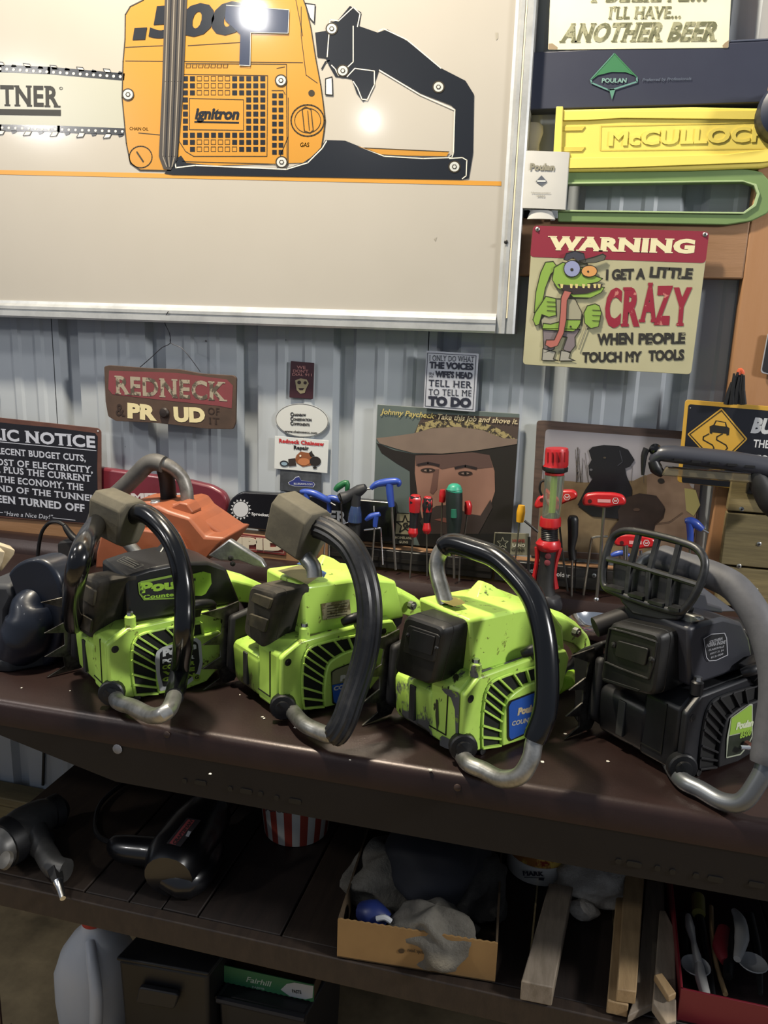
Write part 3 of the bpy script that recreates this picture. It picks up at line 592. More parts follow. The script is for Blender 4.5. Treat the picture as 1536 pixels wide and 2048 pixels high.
S, t = panel_sign('tin_sign', 'small grey sign reading THE VOICES above the record sleeve', 'sign', 1.672, V5, [(1022, 53), (1281, 68), (1264, 357), (1008, 337)], '#a3a6b0', th=.002, r=.001)
S.line('border', '#3a3b48', [(1029, 64), (1269, 78), (1253, 345), (1016, 327)], 3, 1, closed=True)
for t_, a, c, h, bo, se in (('I ONLY DO WHAT', (1037, 102), (1258, 110), 27, 0, 1), ('THE VOICES', (1037, 140), (1255, 150), 34, .05, 0), ('IN', (1037, 172), (1058, 173), 12, 0, 0), ('MY', (1037, 187), (1058, 188), 12, 0, 0), ("WIFE'S HEAD", (1066, 184), (1250, 193), 32, .05, 0), ('TELL HER', (1033, 228), (1248, 238), 32, .01, 1), ('TO TELL ME', (1033, 272), (1245, 279), 30, 0, 1), ('TO DO', (1030, 325), (1243, 336), 48, .07, 0)): S.text(t_, a, c, h, '#1f2130', bold=bo, serif=bool(se))
S.done(t)

S, t = panel_sign('record_sleeve', 'worn record sleeve with a cowboy in a wide brown hat', 'record sleeve', 1.682, V5, [(780, 319), (1484, 366), (1472, 560), (1432, 1055), (752, 1000)], '', th=.003, r=.002, m=mat('#4b5554', .45, 0, ('#59625f', 3, .35, .7), None, (('#8f9189', 120, .76),)))
DH = '#1c1716'
S.poly('hat_shadow', DH, [(775, 510), (860, 545), (960, 565), (1100, 560), (1473, 500), (1458, 760), (1440, 1000), (1433, 1055), (990, 1020), (945, 900), (940, 650), (880, 615), (800, 560)], 1)
S.poly('hat_crown', mat('#3f332d', .6), [(960, 470), (985, 410), (1010, 365), (1484, 385), (1473, 490), (1250, 520), (1000, 500)], 1)
S.poly('hat_band', mat('#8d8057', .6, 0, ('#2e2620', 90, .48, .53)), [(968, 462), (985, 415), (1060, 395), (1250, 395), (1350, 425), (1440, 470), (1462, 490), (1400, 488), (1300, 445), (1180, 430), (1050, 435)], 2)
S.poly('hat_brim', mat('#77665a', .65, 0, ('#62534a', 4, .35, .7)), [(774, 486), (850, 478), (960, 462), (1050, 437), (1180, 430), (1300, 446), (1400, 486), (1473, 490), (1471, 515), (1380, 530), (1250, 550), (1100, 563), (960, 560), (880, 540), (790, 512)], 3)
S.poly('face', mat('#8a6656', .6, 0, ('#6f5045', 3, .35, .7)), [(968, 572), (1100, 568), (1250, 556), (1335, 570), (1360, 650), (1362, 750), (1330, 850), (1280, 920), (1200, 960), (1060, 960), (1000, 880), (978, 760), (965, 660)], 2)
S.poly('face_shade', mat('#4c3732', .6), [(968, 572), (1100, 568), (1250, 556), (1335, 570), (1352, 630), (1250, 640), (1200, 620), (1100, 640), (1060, 620), (970, 622)], 3)
S.poly('face_shade', mat('#5b3f37', .6), [(1060, 640), (1085, 640), (1075, 740), (1055, 765), (1040, 755)], 3)
for x, y in ((1030, 645), (1215, 660)): S.circ('eyes', '#2a1d1b', x, y, 36, 4, 11); S.circ('eyes', '#7b675e', x, y + 1, 20, 5, 5); S.circ('eyes', '#120d0d', x, y, 7, 6, 6); S.line('eyes', '#20161a', [(x - 50, y - 26), (x, y - 36), (x + 55, y - 24)], 12, 4)
S.poly('beard', mat('#2b201d', .7), [(1030, 850), (1070, 822), (1140, 815), (1230, 860), (1290, 870), (1340, 790), (1350, 830), (1280, 960), (1200, 1000), (1050, 1000), (990, 900)], 3); S.poly('mouth', '#6a4038', [(1060, 890), (1110, 880), (1180, 895), (1120, 905)], 4)
S.poly('collar', '#0f0d0e', [(990, 960), (1433, 960), (1430, 1054), (990, 1018)], 4)
S.text('Johnny Paycheck\u00b7', (795, 366), (1066, 390), 27, '#ab9c60', bold=.02, shear=.25, layer=5); S.text('Take this job and shove it.', (1072, 392), (1474, 418), 27, '#b5a787', bold=.02, shear=.25, layer=5); S.done(t)

V6 = (960, 800, 2.667)
S, t = panel_sign('tin_sign', 'tin picture of hunting dogs with a dark wood-look border', 'sign', 1.684, V6, [(303, 112), (330, 108), (1200, 176), (1140, 880), (265, 832)], '', r=.006, m=mat('#3b302c', .5, 0, ('#57463e', 8, .35, .65), stretch=(1, 1, 8)))
S.poly('picture', mat('#86848a', .4, 0, ('#77757b', 3, .35, .7)), [(350, 155), (1165, 215), (1105, 850), (300, 800)], 1, .008)
S.poly('grass_field', mat('#76664c', .6, 0, ('#5a4a35', 7, .4, .6)), [(330, 420), (560, 440), (820, 430), (880, 400), (1140, 470), (1108, 845), (302, 797)], 2)
for k in range(26):
    x = random.choice([random.uniform(510, 580), random.uniform(800, 900), random.uniform(340, 400)]); S.line('reeds', '#4b4541', [(x, 440), (x + random.uniform(-22, 22), random.uniform(230, 380))], 2, 3)
S.poly('tan_dog', mat('#7e6a5b', .6, 0, ('#574438', 5, .4, .6)), [(890, 400), (940, 385), (1000, 400), (1100, 420), (1160, 520), (1145, 700), (1110, 850), (900, 830), (930, 640), (890, 540)], 3)
S.poly('yellow_cloth', mat('#8b8557', .6), [(1090, 470), (1150, 480), (1175, 560), (1140, 620), (1100, 590)], 4); S.circ('tan_dog', '#1f1a19', 965, 430, 18, 5, 13); S.line('tan_dog', '#3a2c28', [(940, 660), (1010, 650), (1080, 600)], 3, 5)
S.poly('black_dog', mat('#15151a', .4, 0, ('#23242b', 7, .5, .7)), [(580, 270), (600, 250), (660, 240), (740, 245), (790, 265), (825, 320), (800, 355), (775, 365), (780, 400), (810, 470), (800, 640), (600, 620), (520, 560), (560, 480), (600, 420), (582, 400), (578, 350), (595, 320)], 6)
S.circ('black_dog', '#4a4a50', 592, 372, 9, 7, 6); S.circ('black_dog', '#3a332c', 665, 308, 8, 7, 5); S.line('black_dog', '#2f3038', [(745, 270), (760, 330), (735, 350)], 4, 7)
S.poly('brown_dog', mat('#1e1716', .5, 0, ('#302522', 9, .4, .6)), [(780, 520), (850, 497), (940, 510), (985, 570), (975, 620), (930, 660), (920, 720), (930, 780), (680, 760), (700, 690), (740, 640), (735, 590)], 7); S.circ('brown_dog', '#45362f', 835, 585, 18, 8, 9); S.done(t)

YF = mat('#b08a35', .4)
S = vsign(1.640, V6); t = thing('tin_sign', 'black and yellow road warning sign with swerving car at the right edge', 'sign', S.P(1400, 300))
S.panel('yellow_panel', YF, [(1095, -3), (1800, 55), (1760, 520), (1052, 258 + 180)], .002, t, .007)
S.poly('black_field', mat('#14161e', .4), [(1112, 22), (1790, 78), (1752, 505), (1075, 440)], 1, .005)
dm = [(1288, 42), (1428, 208), (1270, 360), (1105, 182)]
S.poly('diamond', YF, dm, 2, .003); S.line('diamond_line', '#17150f', [(1288, 56), (1414, 208), (1270, 346), (1119, 183)], 5, 3, closed=True)
S.poly('car_print', '#17150f', [(1225, 140), (1245, 132), (1258, 108), (1312, 118), (1318, 142), (1331, 150), (1328, 186), (1316, 190), (1314, 180), (1240, 172), (1238, 180), (1226, 178)], 3); S.poly('car_print', YF, [(1262, 114), (1306, 122), (1310, 142), (1252, 134)], 4)
for dx in (0, 72): S.line('skid_marks', '#17150f', [(1222 + dx, 180), (1192 + dx, 196), (1190 + dx, 212), (1240 + dx, 240), (1248 + dx, 256), (1228 + dx, 280)], 6, 3)
S.text('BUCKLE', (1442, 176), (1760, 200), 84, '#a9abae', bold=.06, shear=.15); S.text('THE SMART', (1455, 252), (1700, 270), 42, '#b8babd'); S.text('TO DRIVE', (1463, 330), (1690, 345), 38, '#b8babd'); S.circ('black_dot', '#9a9a9a', 1122, 42, 3, 3); S.done(t)
S, t = panel_sign('wall_plaque', 'black plaque with silver edge on the stud at the right edge', 'plaque', 1.645, V3, [(1535, 672), (1760, 690), (1740, 960), (1492, 905)], '#8f8f94', r=.006)
S.poly('black_face', '#17161b', [(1540, 682), (1750, 700), (1730, 950), (1500, 897)], 1, .006); S.text('SAW', (1535, 800), (1640, 806), 34, '#77777c', shear=.2); S.done(t)
t = thing('cable_tie_bundle', 'bundle of black cable ties with an orange tip behind the road warning sign', 'cable ties', onY(1465, 830, 1.62))
S = vsign(1.622, V3)
for k in range(13):
    a = S.P(1290 + k * 9, 1085); c = S.P(1330 + k * 5.2 + random.uniform(-8, 8), 905 + random.uniform(-8, 40) + (30 if k < 3 else 0)); b = MB(); yy = V((0, random.uniform(-.008, .006), 0))
    b.tube([a + yy, (a + c) / 2 + yy + V((.004 * math.sin(k), 0, 0)), c + yy], [.0042, .004, .002], 6); obj('cable_tie', b, BLK, t)
b = MB(); b.tube([S.P(1366, 915), S.P(1374, 888), S.P(1388, 896), S.P(1392, 912)], .004, 8, 3); obj('orange_tip', b, mat('#b8502f', .5), t)

# =================== CHAINSAWS ===================
class Frame:
    def __init__(s, base, az, view, z=.90):
        s.o = onZ(*base, z); a = math.radians(az); s.u = V((math.cos(a), math.sin(a), 0)); s.v = V((math.sin(a), -math.cos(a), 0)); s.view = view
    def W(s, p): return s.o + s.u * p[0] + s.v * p[1] + V((0, 0, p[2]))
    def L(s, p): d = p - s.o; return V((d.dot(s.u), d.dot(s.v), d.z))
    def px(s, x, y): ox, oy, k = s.view; return ox + x / k, oy + y / k
    def onu(s, x, y, u): return s.L(onP(*s.px(x, y), s.o + s.u * u, s.u))
    def onv(s, x, y, v): return s.L(onP(*s.px(x, y), s.o + s.v * v, s.v))
    def hoop(s, x, y, fn):                              # point of a handle whose set-back u depends on side and height
        u = .03
        for _ in range(14): p = s.onu(x, y, u); u = fn(p.y, p.z)
        return p
    def sv(s, v): S = Sign(s.o + s.v * v, s.v, s.view); return S
    def su(s, u): S = Sign(s.o + s.u * u, s.u, s.view); return S
def lmb(f): return MB(f.W)
def raised(f, part, pts, ax, val, h, m, parent, r=.003, bevel=.0008):
    S = f.su(val) if ax == 'u' else f.sv(val); b = MB(); q = [S.P(*p) for p in pts]; b.prism(rnd(q, r) if r else q, S.n * h); return obj(part, b, m, parent, bevel=bevel)
def grip_block(f, a, c, wd, hd, m, parent, ref):
    """rubber bumper pushed over the handlebar, eight-sided with bevelled ends"""
    a, c = V(a), V(c); d = (c - a).normalized(); u = V(ref); u = (u - d * u.dot(d)).normalized(); w_ = d.cross(u)
    sec = [(-.5, -.22), (-.5, .5), (-.3, .62), (.3, .62), (.5, .4), (.5, -.5), (.28, -.6), (-.28, -.6)]
    b = lmb(f); b.loft([[p + (u * y * hd + w_ * x * wd) * k for x, y in sec] for p, k in ((a, .86), (a + d * .004, 1), (c - d * .004, 1), (c, .86))])
    return obj('rubber_bumper', b, m, parent, bevel=.002)
def chainsaw(f, label, paint, tankpaint, du, hoop_near, hoop_far, grip_m, grip_r, near_metal, far_metal, shroud, shroud_m, muff, muff_u, muff_m, fn, grip_range, group=None, flute=0, far_n=None, fan_m=None):
    t = thing('chainsaw', label, 'chainsaw', f.o, group)
    # crankcase and fuel tank
    b = lmb(f); b.prism([(.0, 0, .014), (.0, 0, .100), (.024 + du * .5, 0, .116), (.205, 0, .116), (.215, 0, .09), (.19, 0, .012), (.02, 0, .008)], (0, -.056, 0)); obj('crankcase', b, tankpaint, t, bevel=.004)
    b = lmb(f); b.prism([(.0005, -.050, .022), (-.003, -.050, .074), (.002, -.050, .082), (.05, -.050, .088), (.205, -.050, .10), (.19, -.050, .012), (.03, -.050, .008), (.006, -.050, .012)], (0, -.0785, 0)); obj('fuel_tank', b, tankpaint, t, bevel=.005)
    b = lmb(f); b.box(-.0042, .01, -.094, -.082, .024, .0755); obj('tank_strap', b, mat('#2e2e2c', .6), t, bevel=.001)
    b = lmb(f); b.box(-.0012, .002, -.022, -.0205, .028, .099); b.box(-.0012, .002, -.054, -.022, .028, .0295); obj('seam', b, flat('#15150f'), t)
    b = lmb(f); b.prism([(-.008, -.129, .03), (-.002, -.129, .118), (.05, -.129, .128), (.17, -.129, .12), (.19, -.129, .03), (.1, -.129, .006), (.02, -.129, .01)], (0, -.016, 0)); obj('clutch_cover', b, BLKDULL, t, bevel=.006)
    # starter cover
    cv = [(.0, .022), (-.001, .099), (.006, .104), (.024 + du * .5, .118), (.15, .119), (.205, .112), (.214, .098), (.205, .055), (.185, .022), (.15, .004), (.10, .001), (.05, .004), (.02, .012)]
    b = lmb(f); b.prism([(u, .0004, z) for u, z in cv], (0, .010, 0)); sc_ = obj('starter_cover', b, paint, t, bevel=.003)
    g3 = FR3
    out = [g3.onv(x, y, .0105) for x, y in ((1130, 905), (1000, 940), (900, 972), (812, 1012), (772, 1075), (757, 1150), (747, 1250), (743, 1350), (745, 1450))]
    inn = [g3.onv(x, y, .0105) for x, y in ((1130, 985), (1030, 1022), (975, 1052), (910, 1105), (884, 1165), (870, 1240), (862, 1300), (858, 1370), (860, 1430))]
    so, _ = smooth([V((p.x, .0108, p.z)) for p in out], [1] * 9, 4); si, _ = smooth([V((p.x, .0108, p.z)) for p in inn], [1] * 9, 4)
    n = len(so)
    b = lmb(f); b.loft([so, si, [p + V((0, .0012, 0)) for p in si], [p + V((0, .0012, 0)) for p in so]], cap=False); k_ = mat('#0b0b0a', .7)
    b.f = []; q = so + si[::-1]; b.v = []; b.prism(q, (0, .0006, 0)); obj('vent', b, k_, sc_)
    m_f = fan_m or paint
    for i in range(11):
        j = min(n - 1, int(round(i * (n - 1) / 10))); a, c = so[j], si[j]; b = lmb(f)
        b.bar(a + (a - c) * .04 + V((0, .0024, 0)), c + V((0, .0034, 0)), .0052 if 0 else .0028, .0048, (0, 1, 0)); obj('vent_fin', b, m_f, sc_, bevel=.0004)
    b = lmb(f); b.tube([p + V((0, .001, 0)) for p in so], .0022, 6); obj('vent_rim', b, m_f, sc_)
    # hub that carries the name plate
    hub = [(si[0] + (si[0] - si[4]) * .55)] + si + [V((.115, 0, .002)), V((.15, 0, .006)), V((.175, 0, .028)), V((.183, 0, .06)), V((.175, 0, .085))]
    b = lmb(f); b.prism([V((p.x, .0106, p.z)) for p in hub], (0, .0075, 0)); obj('starter_hub', b, m_f, sc_, bevel=.002)
    # engine shroud
    b = lmb(f); sp = [f.onv(x, y, -.006) for x, y in shroud]; a = [V((p.x, -.006, p.z)) for p in sp]; zt = max(p.z for p in a); far = [V((p.x + (.004 if p.z > .15 else 0), -.112, p.z)) for p in a]
    mid = [V((p.x, -.004, p.z - (.004 if p.z > .15 else 0))) for p in a]
    b.loft([a, far]); obj('engine_shroud', b, shroud_m, t, bevel=.005)
    b = lmb(f); zz = sorted([p.z for p in a])[-3] ; ux = .125 + du
    b.loft([[(ux - .04, -.098, zz - .012), (ux - .04, -.062, zz - .012), (ux + .045, -.045, zz - .02), (ux + .045, -.10, zz - .02)], [(ux - .006, -.092, zz + .018), (ux - .004, -.084, zz + .018), (ux + .008, -.076, zz + .012), (ux + .008, -.09, zz + .012)]]); obj('shroud_peak', b, shroud_m, t, bevel=.002)
    # muffler
    mf = [f.onu(x, y, muff_u) for x, y in muff]; S0 = rnd(mf, .012)
    b = lmb(f); cen = sum(S0, V((0, 0, 0))) / len(S0); D = V((1, 0, 0))
    b.loft([[cen + (p - cen) * k + D * d for p in S0] for d, k in ((-.004, .90), (-.0015, .97), (.002, 1.0), (.012, 1.01), (.0125, 1.0), (.0138, 1.0), (.0142, 1.015), (.052, 1.02))]); mo = obj('muffler', b, muff_m, t, sharp=30)
    # bucking spikes on the bar side
    b = lmb(f); sp = [(.02, .135), (-.004, .130), (-.046, .1275), (-.008, .110), (-.012, .088), (-.044, .076), (-.014, .070), (-.014, .05), (-.046, .037), (-.018, .030), (-.016, .014), (-.044, .002), (.01, .004), (.02, .02)]
    b.prism([(u, -.1465, z) for u, z in sp], (0, -.003, 0)); obj('bucking_spikes', b, mat('#7d7a73', .38, .85, ('#3c3936', 30, .35, .6)), t, bevel=.0005)
    # oil cap, screws, pull handle
    b = lmb(f); c_ = V((.006, .004, .024)); ax = V((-.55, .8, .05)); b.lathe(c_, ax, [(0, .019), (.010, .019), (.012, .017), (.0125, .011), (.016, .0105), (.017, .006)], 18); cp_ = obj('filler_cap', b, BLK, t, sharp=30)
    b = lmb(f); b.bar(c_ + ax.normalized() * .0125 + V((.006, .004, -.006)), c_ + ax.normalized() * .0125 + V((-.006, -.004, .008)), .004, .009, ax); obj('cap_bar', b, BLK, cp_)
    for u, z in ((.010, .091), (.040, .006), (.185, .098), (.16, .012)):
        b = lmb(f); b.lathe((u, .009, z), (0, 1, 0), [(0, .0058), (.002, .0055), (.0026, .003)], 12); so_ = obj('screw', b, DARKST if z > .05 else BLK, t); b = lmb(f); b.lathe((u, .0113, z), (0, 1, 0), [(0, .0028), (.0006, .0026)], 6); obj('screw_recess', b, flat('#0a0a0a'), so_)
    b = lmb(f); b.tube([(.105, .012, .131), (.112, .020, .137), (.128, .023, .139), (.150, .023, .137), (.162, .018, .130), (.160, .016, .122)], [.006, .0075, .008, .008, .0075, .006], 10, 3); b.bar((.135, .012, .118), (.135, .020, .134), .014, .010, (0, 1, 0)); obj('pull_handle', b, BLK, t)
    b = lmb(f); b.lathe((.026 + du, .0005, .1165), (0, 0, 1), [(0, .0085), (.016, .008), (.018, .006)], 12); obj('mount_post', b, tankpaint if fan_m is None else BLK, t, sharp=30); b = lmb(f); b.lathe((.026 + du, .0005, .1345), (0, 0, 1), [(0, .0052), (.005, .005)], 6); obj('hex_bolt', b, STEEL, t)
    # rear handle
    hm = shroud_m if fan_m is None and shroud_m is not SH1 else paint; b = lmb(f); sec = []
    for u, zt_, hw, th_ in ((.190, .158, .030, .050), (.225, .156, .028, .045), (.262, .140, .025, .040), (.300, .117, .021, .034), (.335, .088, .018, .030), (.352, .058, .015, .026)):
        dz = .010; sec.append([(u, -.060 - hw, zt_ - dz), (u, -.060 - hw * .6, zt_), (u, -.060 + hw * .6, zt_), (u, -.060 + hw, zt_ - dz), (u - .008, -.060 + hw * .9, zt_ - th_), (u - .008, -.060 - hw * .9, zt_ - th_)])
    b.loft(sec); rh = obj('rear_handle', b, hm, t, bevel=.002)
    b = lmb(f); b.tube([(.345, -.06, .05), (.33, -.06, .028), (.27, -.06, .018), (.19, -.06, .03)], [.014, .015, .013, .014], 10, 4); obj('lower_grip', b, BLK, t)
    b = lmb(f); b.prism([(.25, -.064, .102), (.285, -.064, .092), (.280, -.064, .07), (.268, -.064, .062), (.262, -.064, .08)], (0, .008, 0)); obj('throttle_trigger', b, BLK, t, bevel=.001)
    b = lmb(f); b.tube([(.275, -.030, .112), (.275, -.022, .112)], .0075, 8); b.tube([(.2749, -.0219, .112), (.2749, -.019, .112)], .004, 8); obj('switch', b, ALUD, t)
    # handlebar
    near = [f.hoop(x, y, fn) for x, y in hoop_near]; far_p = [f.hoop(x, y, fn) for x, y in hoop_far]
    pts = far_p[::-1] + near
    for p in pts: p.z = max(p.z, .0125)
    pts.append(V((.03, -.035, .0125)))
    nf = len(far_p); g0, g1 = grip_range; g0 += nf; g1 += nf
    P, R = smooth(pts, [1] * len(pts), 6)
    b = lmb(f); b.tube([p for p in P] , [.0112] * len(P), 14); hb = obj('handlebar', b, near_metal, t)
    i0, i1 = g0 * 6, min(len(P) - 1, g1 * 6); rr = [grip_r * (.93 if i in (i0, i1) else 1) for i in range(i0, i1 + 1)]
    b = lmb(f); b.tube(P[i0:i1 + 1], rr, 28 if flute else 18, flute=flute); obj('grip_sleeve', b, grip_m, hb, sharp=20 if flute else 38)
    return t, mo
def Fn(a, b_, c): return lambda v, z: a + b_ * z + c * v * min(1, z / .12)
Z1 = (0, 900, 2.954); Z2 = (440, 980, 3.657); Z3 = (740, 1060, 3.339); Z4 = (1100, 1030, 3.25)
FR1 = Frame((217, 1412), 53, Z1); FR2 = Frame((556, 1440), 53.5, Z2); FR3 = Frame((912, 1522), 53.5, Z3); FR4 = Frame((1345, 1562), 48, Z4)

# ---- saw 1, black shroud ----
SH1 = mat('#18191b', .36, 0, ('#2b2924', 8, .5, .8), (120, .12, .0006))
t1, m1 = chainsaw(FR1, 'lime green chainsaw with a black engine shroud, leftmost of the row', GREEN, GREEN, .012,
    [(850, 375), (950, 450), (1030, 570), (1078, 740), (1092, 900), (1085, 1100), (1062, 1300), (1028, 1460), (985, 1545), (900, 1570), (790, 1520), (690, 1480)], [(740, 395), (640, 385), (570, 440), (500, 560), (450, 730), (428, 900), (435, 1040)], BLKGLOSS, .0142, ALUD, ALUD,
    [(762, 1028), (737, 752), (880, 702), (1060, 665), (1230, 662), (1340, 700), (1425, 905), (1230, 935), (1030, 982)], SH1, [(478, 735), (600, 775), (550, 1118), (440, 1042)], 0.0, MUFFD, Fn(-.004, .2, .3), (-7, 7))
f = FR1; S = f.sv(-.0045); LG = mat('#94bf3a', .5, 0, ('#191a1c', 40, .60, .64))
S.poly('decal', LG, [(1130, 735), (1200, 718), (1245, 730), (1250, 790), (1215, 850), (1190, 862), (1130, 860)], 2)
S.poly('decal', mat('#7f9f3d', .5), [(815, 785), (835, 775), (1030, 735), (1030, 880), (850, 888), (822, 850)], 1); S.poly('decal', '#17181a', [(826, 792), (1030, 748), (1030, 872), (860, 878), (832, 848)], 2)
S.text('Poulan', (828, 848), (1180, 800), 62, LG, bold=.06, layer=3); S.text('Counter Vibe', (845, 882), (1170, 850), 24, LG, bold=.04, layer=3, serif=True); S.done(t1)
S = Sign(f.W((0, 0, .2005)), (0, 0, 1), Z1); S.line('warning_print', '#7d7c70', [(690, 655), (735, 628), (850, 680), (800, 700)], 3, 2, closed=True)
for k in range(4): S.line('warning_print', '#8b8a7c', [(710 + k * 14, 652 - k * 7), (790 + k * 14, 690 - k * 6)], 4, 2)
S.done(t1)
S = f.sv(.0192); S.poly('name_plate', '#b9bbbb', [(925, 1190), (960, 1165), (1160, 1108), (1188, 1130), (1198, 1260), (1180, 1330), (1095, 1398), (945, 1425), (925, 1330), (915, 1240)], 1, .003)
S.poly('name_plate', '#121314', [(945, 1200), (970, 1180), (1150, 1128), (1170, 1145), (1180, 1250), (1165, 1315), (1085, 1378), (965, 1400), (945, 1320)], 2, .003)
S.text('Poulan', (962, 1222), (1160, 1175), 42, '#c3c5c5', bold=.07, layer=3)
for i, s_ in enumerate(('POWER', 'COUNTER', 'VIBE', 'GREEN')): S.text(s_, (958, 1262 + i * 36), (1150, 1232 + i * 36), 24, '#c3c5c5' if i == 0 else '#8fae35', bold=.06, layer=3)
S.circ('name_plate', '#8fae35', 1162, 1345, 22, 3); S.text('G', (1150, 1356), (1174, 1352), 22, '#1a1a1a', layer=4, bold=.05); S.done(t1)
S = f.sv(.0106); S.text('RUN CHOKE', (1262, 1010), (1345, 990), 12, '#26280f', bold=.05); S.text('OFF', (1320, 1012), (1350, 1004), 12, '#26280f', bold=.05); S.circ('mark', '#26280f', 1372, 980, 13, 2); S.done(t1)
for a, c in (((505, 790), (575, 920)), ((485, 960), (555, 1080))):
    (x0, y0), (x1, y1) = a, c; raised(f, 'louvre', [(x0, y0), (x1, y0 + 40), (x1 - 12, y1), (x0 - 15, y1 - 45)], 'u', -.0045, -.004 if 0 else .004, mat('#2a2721', .7, 0, ('#474134', 20, .4, .6)), t1, .003)
p = f.hoop(775, 395, Fn(-.004, .2, .3)); q = f.hoop(610, 335, Fn(-.004, .2, .3)); grip_block(f, p + V((0, .008, -.01)), q + V((0, -.008, -.006)), .05, .056, RUBB, t1, (0, 0, 1))

# ---- saw 2, ribbed grip ----
t2, m2 = chainsaw(FR2, 'lime green chainsaw with ribbed black grip and blue scraped decal, second from left', GREEN, GREENW, .018,
    [(700, 262), (790, 290), (880, 345), (965, 430), (1040, 580), (1085, 760), (1095, 950), (1072, 1150), (1022, 1350), (965, 1520), (905, 1690), (830, 1790), (720, 1765), (590, 1690)], [(560, 230), (560, 330), (620, 480), (680, 560), (690, 640)], mat('#141518', .34, 0, ('#2a2a2b', 30, .45, .7)), .0162, ALUD, ALUD,
    [(612, 1080), (600, 705), (700, 690), (960, 655), (1160, 652), (1290, 665), (1352, 935), (1000, 1010)], GREEN, [(235, 690), (432, 745), (335, 1170), (183, 1048)], 0.003, MUFFD, Fn(-.004, .2, .25), (0, 11), flute=.085)
f = FR2
for a, c in (((262, 750), (395, 870)), ((232, 900), (365, 1040))):
    (x0, y0), (x1, y1) = a, c; raised(f, 'louvre', [(x0, y0), (x1, y0 + 45), (x1 - 25, y1), (x0 - 20, y1 - 60)], 'u', -.0015, .004, mat('#2d2921', .7, 0, ('#4c4636', 20, .4, .6)), t2, .003)
p = f.hoop(700, 330, Fn(-.004, .2, .25)); q = f.hoop(440, 160, Fn(-.004, .2, .25)); grip_block(f, p + V((0, 0, -.004)), q + V((0, 0, -.004)), .052, .062, RUBB, t2, (0, 0, 1))
S = f.sv(-.0045); S.poly('rating_label', mat('#6e6243', .5, 0, ('#a39a7c', 60, .5, .55)), [(742, 832), (948, 800), (958, 918), (752, 952)], 1)
for k in range(5): S.line('rating_print', '#3a3322', [(785, 850 + k * 20), (930, 828 + k * 20)], 5, 2)
S.done(t2)
S = Sign(f.W((0, 0, .1995)), (0, 0, 1), Z2); S.poly('decal_scrap', mat('#6f6a43', .6, 0, ('#4d482f', 9, .4, .6)), [(420, 590), (590, 545), (760, 610), (640, 690)], 3); S.poly('decal_scrap', '#2a4a7a', [(560, 540), (620, 505), (660, 540), (780, 605), (760, 640), (690, 590), (610, 550)], 4); S.done(t2)
S = f.sv(.0192); S.poly('name_plate', '#1b1d14', [(812, 1330), (840, 1310), (1075, 1215), (1100, 1250), (1095, 1460), (1080, 1500), (850, 1575), (822, 1560)], 1, .002); S.poly('name_plate', mat('#7d7f5c', .5), [(822, 1335), (845, 1318), (1070, 1225), (1090, 1250), (1088, 1370), (820, 1425)], 2); S.poly('name_plate', '#2456a8', [(820, 1428), (1088, 1375), (1085, 1455), (1070, 1490), (850, 1562), (832, 1550)], 2)
S.text('Poulan', (878, 1402), (1060, 1362), 44, '#c6c7bb', bold=.08, layer=3); S.text('COUNTER', (830, 1470), (1070, 1420), 32, '#c6c7bb', bold=.05, layer=3); S.done(t2)
S = f.sv(.0106); S.text('STOP', (1175, 1075), (1260, 1050), 18, '#55581f', bold=.03); S.done(t2)

# ---- saw 3, chipped front ----
t3, m3 = chainsaw(FR3, 'lime green chainsaw with heavily chipped tank and smooth black grip, third in the row', GREEN, GREEN2, 0,
    [(560, 92), (700, 130), (850, 190), (1000, 330), (1100, 480), (1160, 700), (1182, 950), (1170, 1200), (1100, 1400), (1072, 1530), (1000, 1640), (880, 1662), (760, 1605), (640, 1550)], [(492, 122), (452, 190), (448, 280), (480, 400), (510, 500)], BLKGLOSS, .0150, ALUD, ALUD,
    [(692, 972), (667, 600), (800, 572), (1010, 525), (1200, 520), (1290, 640), (1310, 860), (1100, 838)], GREEN, [(245, 560), (515, 650), (425, 1040), (165, 940)], -.02, MUFF, Fn(-.008, .26, .1), (-1, 8))
f = FR3
raised(f, 'muffler_plate', [(262, 630), (472, 700), (440, 885), (228, 812)], 'u', -.0245, .0025, MUFF, t3, .005, .001); raised(f, 'plate_panel', [(285, 662), (440, 712), (415, 838), (258, 788)], 'u', -.027, .0015, BLK, t3, .003, .0006)
for x, y in ((252, 700), (443, 788)): screw(t3, f.su(-.0272).P(x, y), -f.u, .0032, BLK)
S = f.sv(.0192); S.poly('name_plate', '#191b16', [(918, 1180), (935, 1140), (1110, 1072), (1135, 1090), (1130, 1260), (1120, 1330), (935, 1412), (920, 1390)], 1, .002); S.poly('name_plate', '#2450a0', [(928, 1180), (945, 1148), (1105, 1085), (1124, 1098), (1120, 1255), (1108, 1322), (942, 1400), (930, 1380)], 2, .002)
S.text('Poulan', (985, 1240), (1120, 1205), 48, '#b9a989', bold=.07, layer=3); S.text('COUNTER', (945, 1310), (1120, 1270), 30, '#a9a59a', bold=.04, layer=3); S.done(t3)
S = f.su(-.0008); WP_ = mat('#55575a', .45, .2, ('#7f9a3c', 60, .56, .60))
S.poly('scrape', WP_, [(464, 1388), (482, 1372), (560, 1412), (572, 1478), (505, 1458), (466, 1438)], 1); S.poly('scrape', WP_, [(478, 1062), (500, 1055), (588, 1085), (598, 1110), (588, 1355), (572, 1375), (566, 1200), (540, 1120), (500, 1090)], 1); S.poly('scrape', mat('#3c3e2c', .6), [(440, 1130), (452, 1135), (458, 1290), (446, 1350), (436, 1240)], 1); S.done(t3)
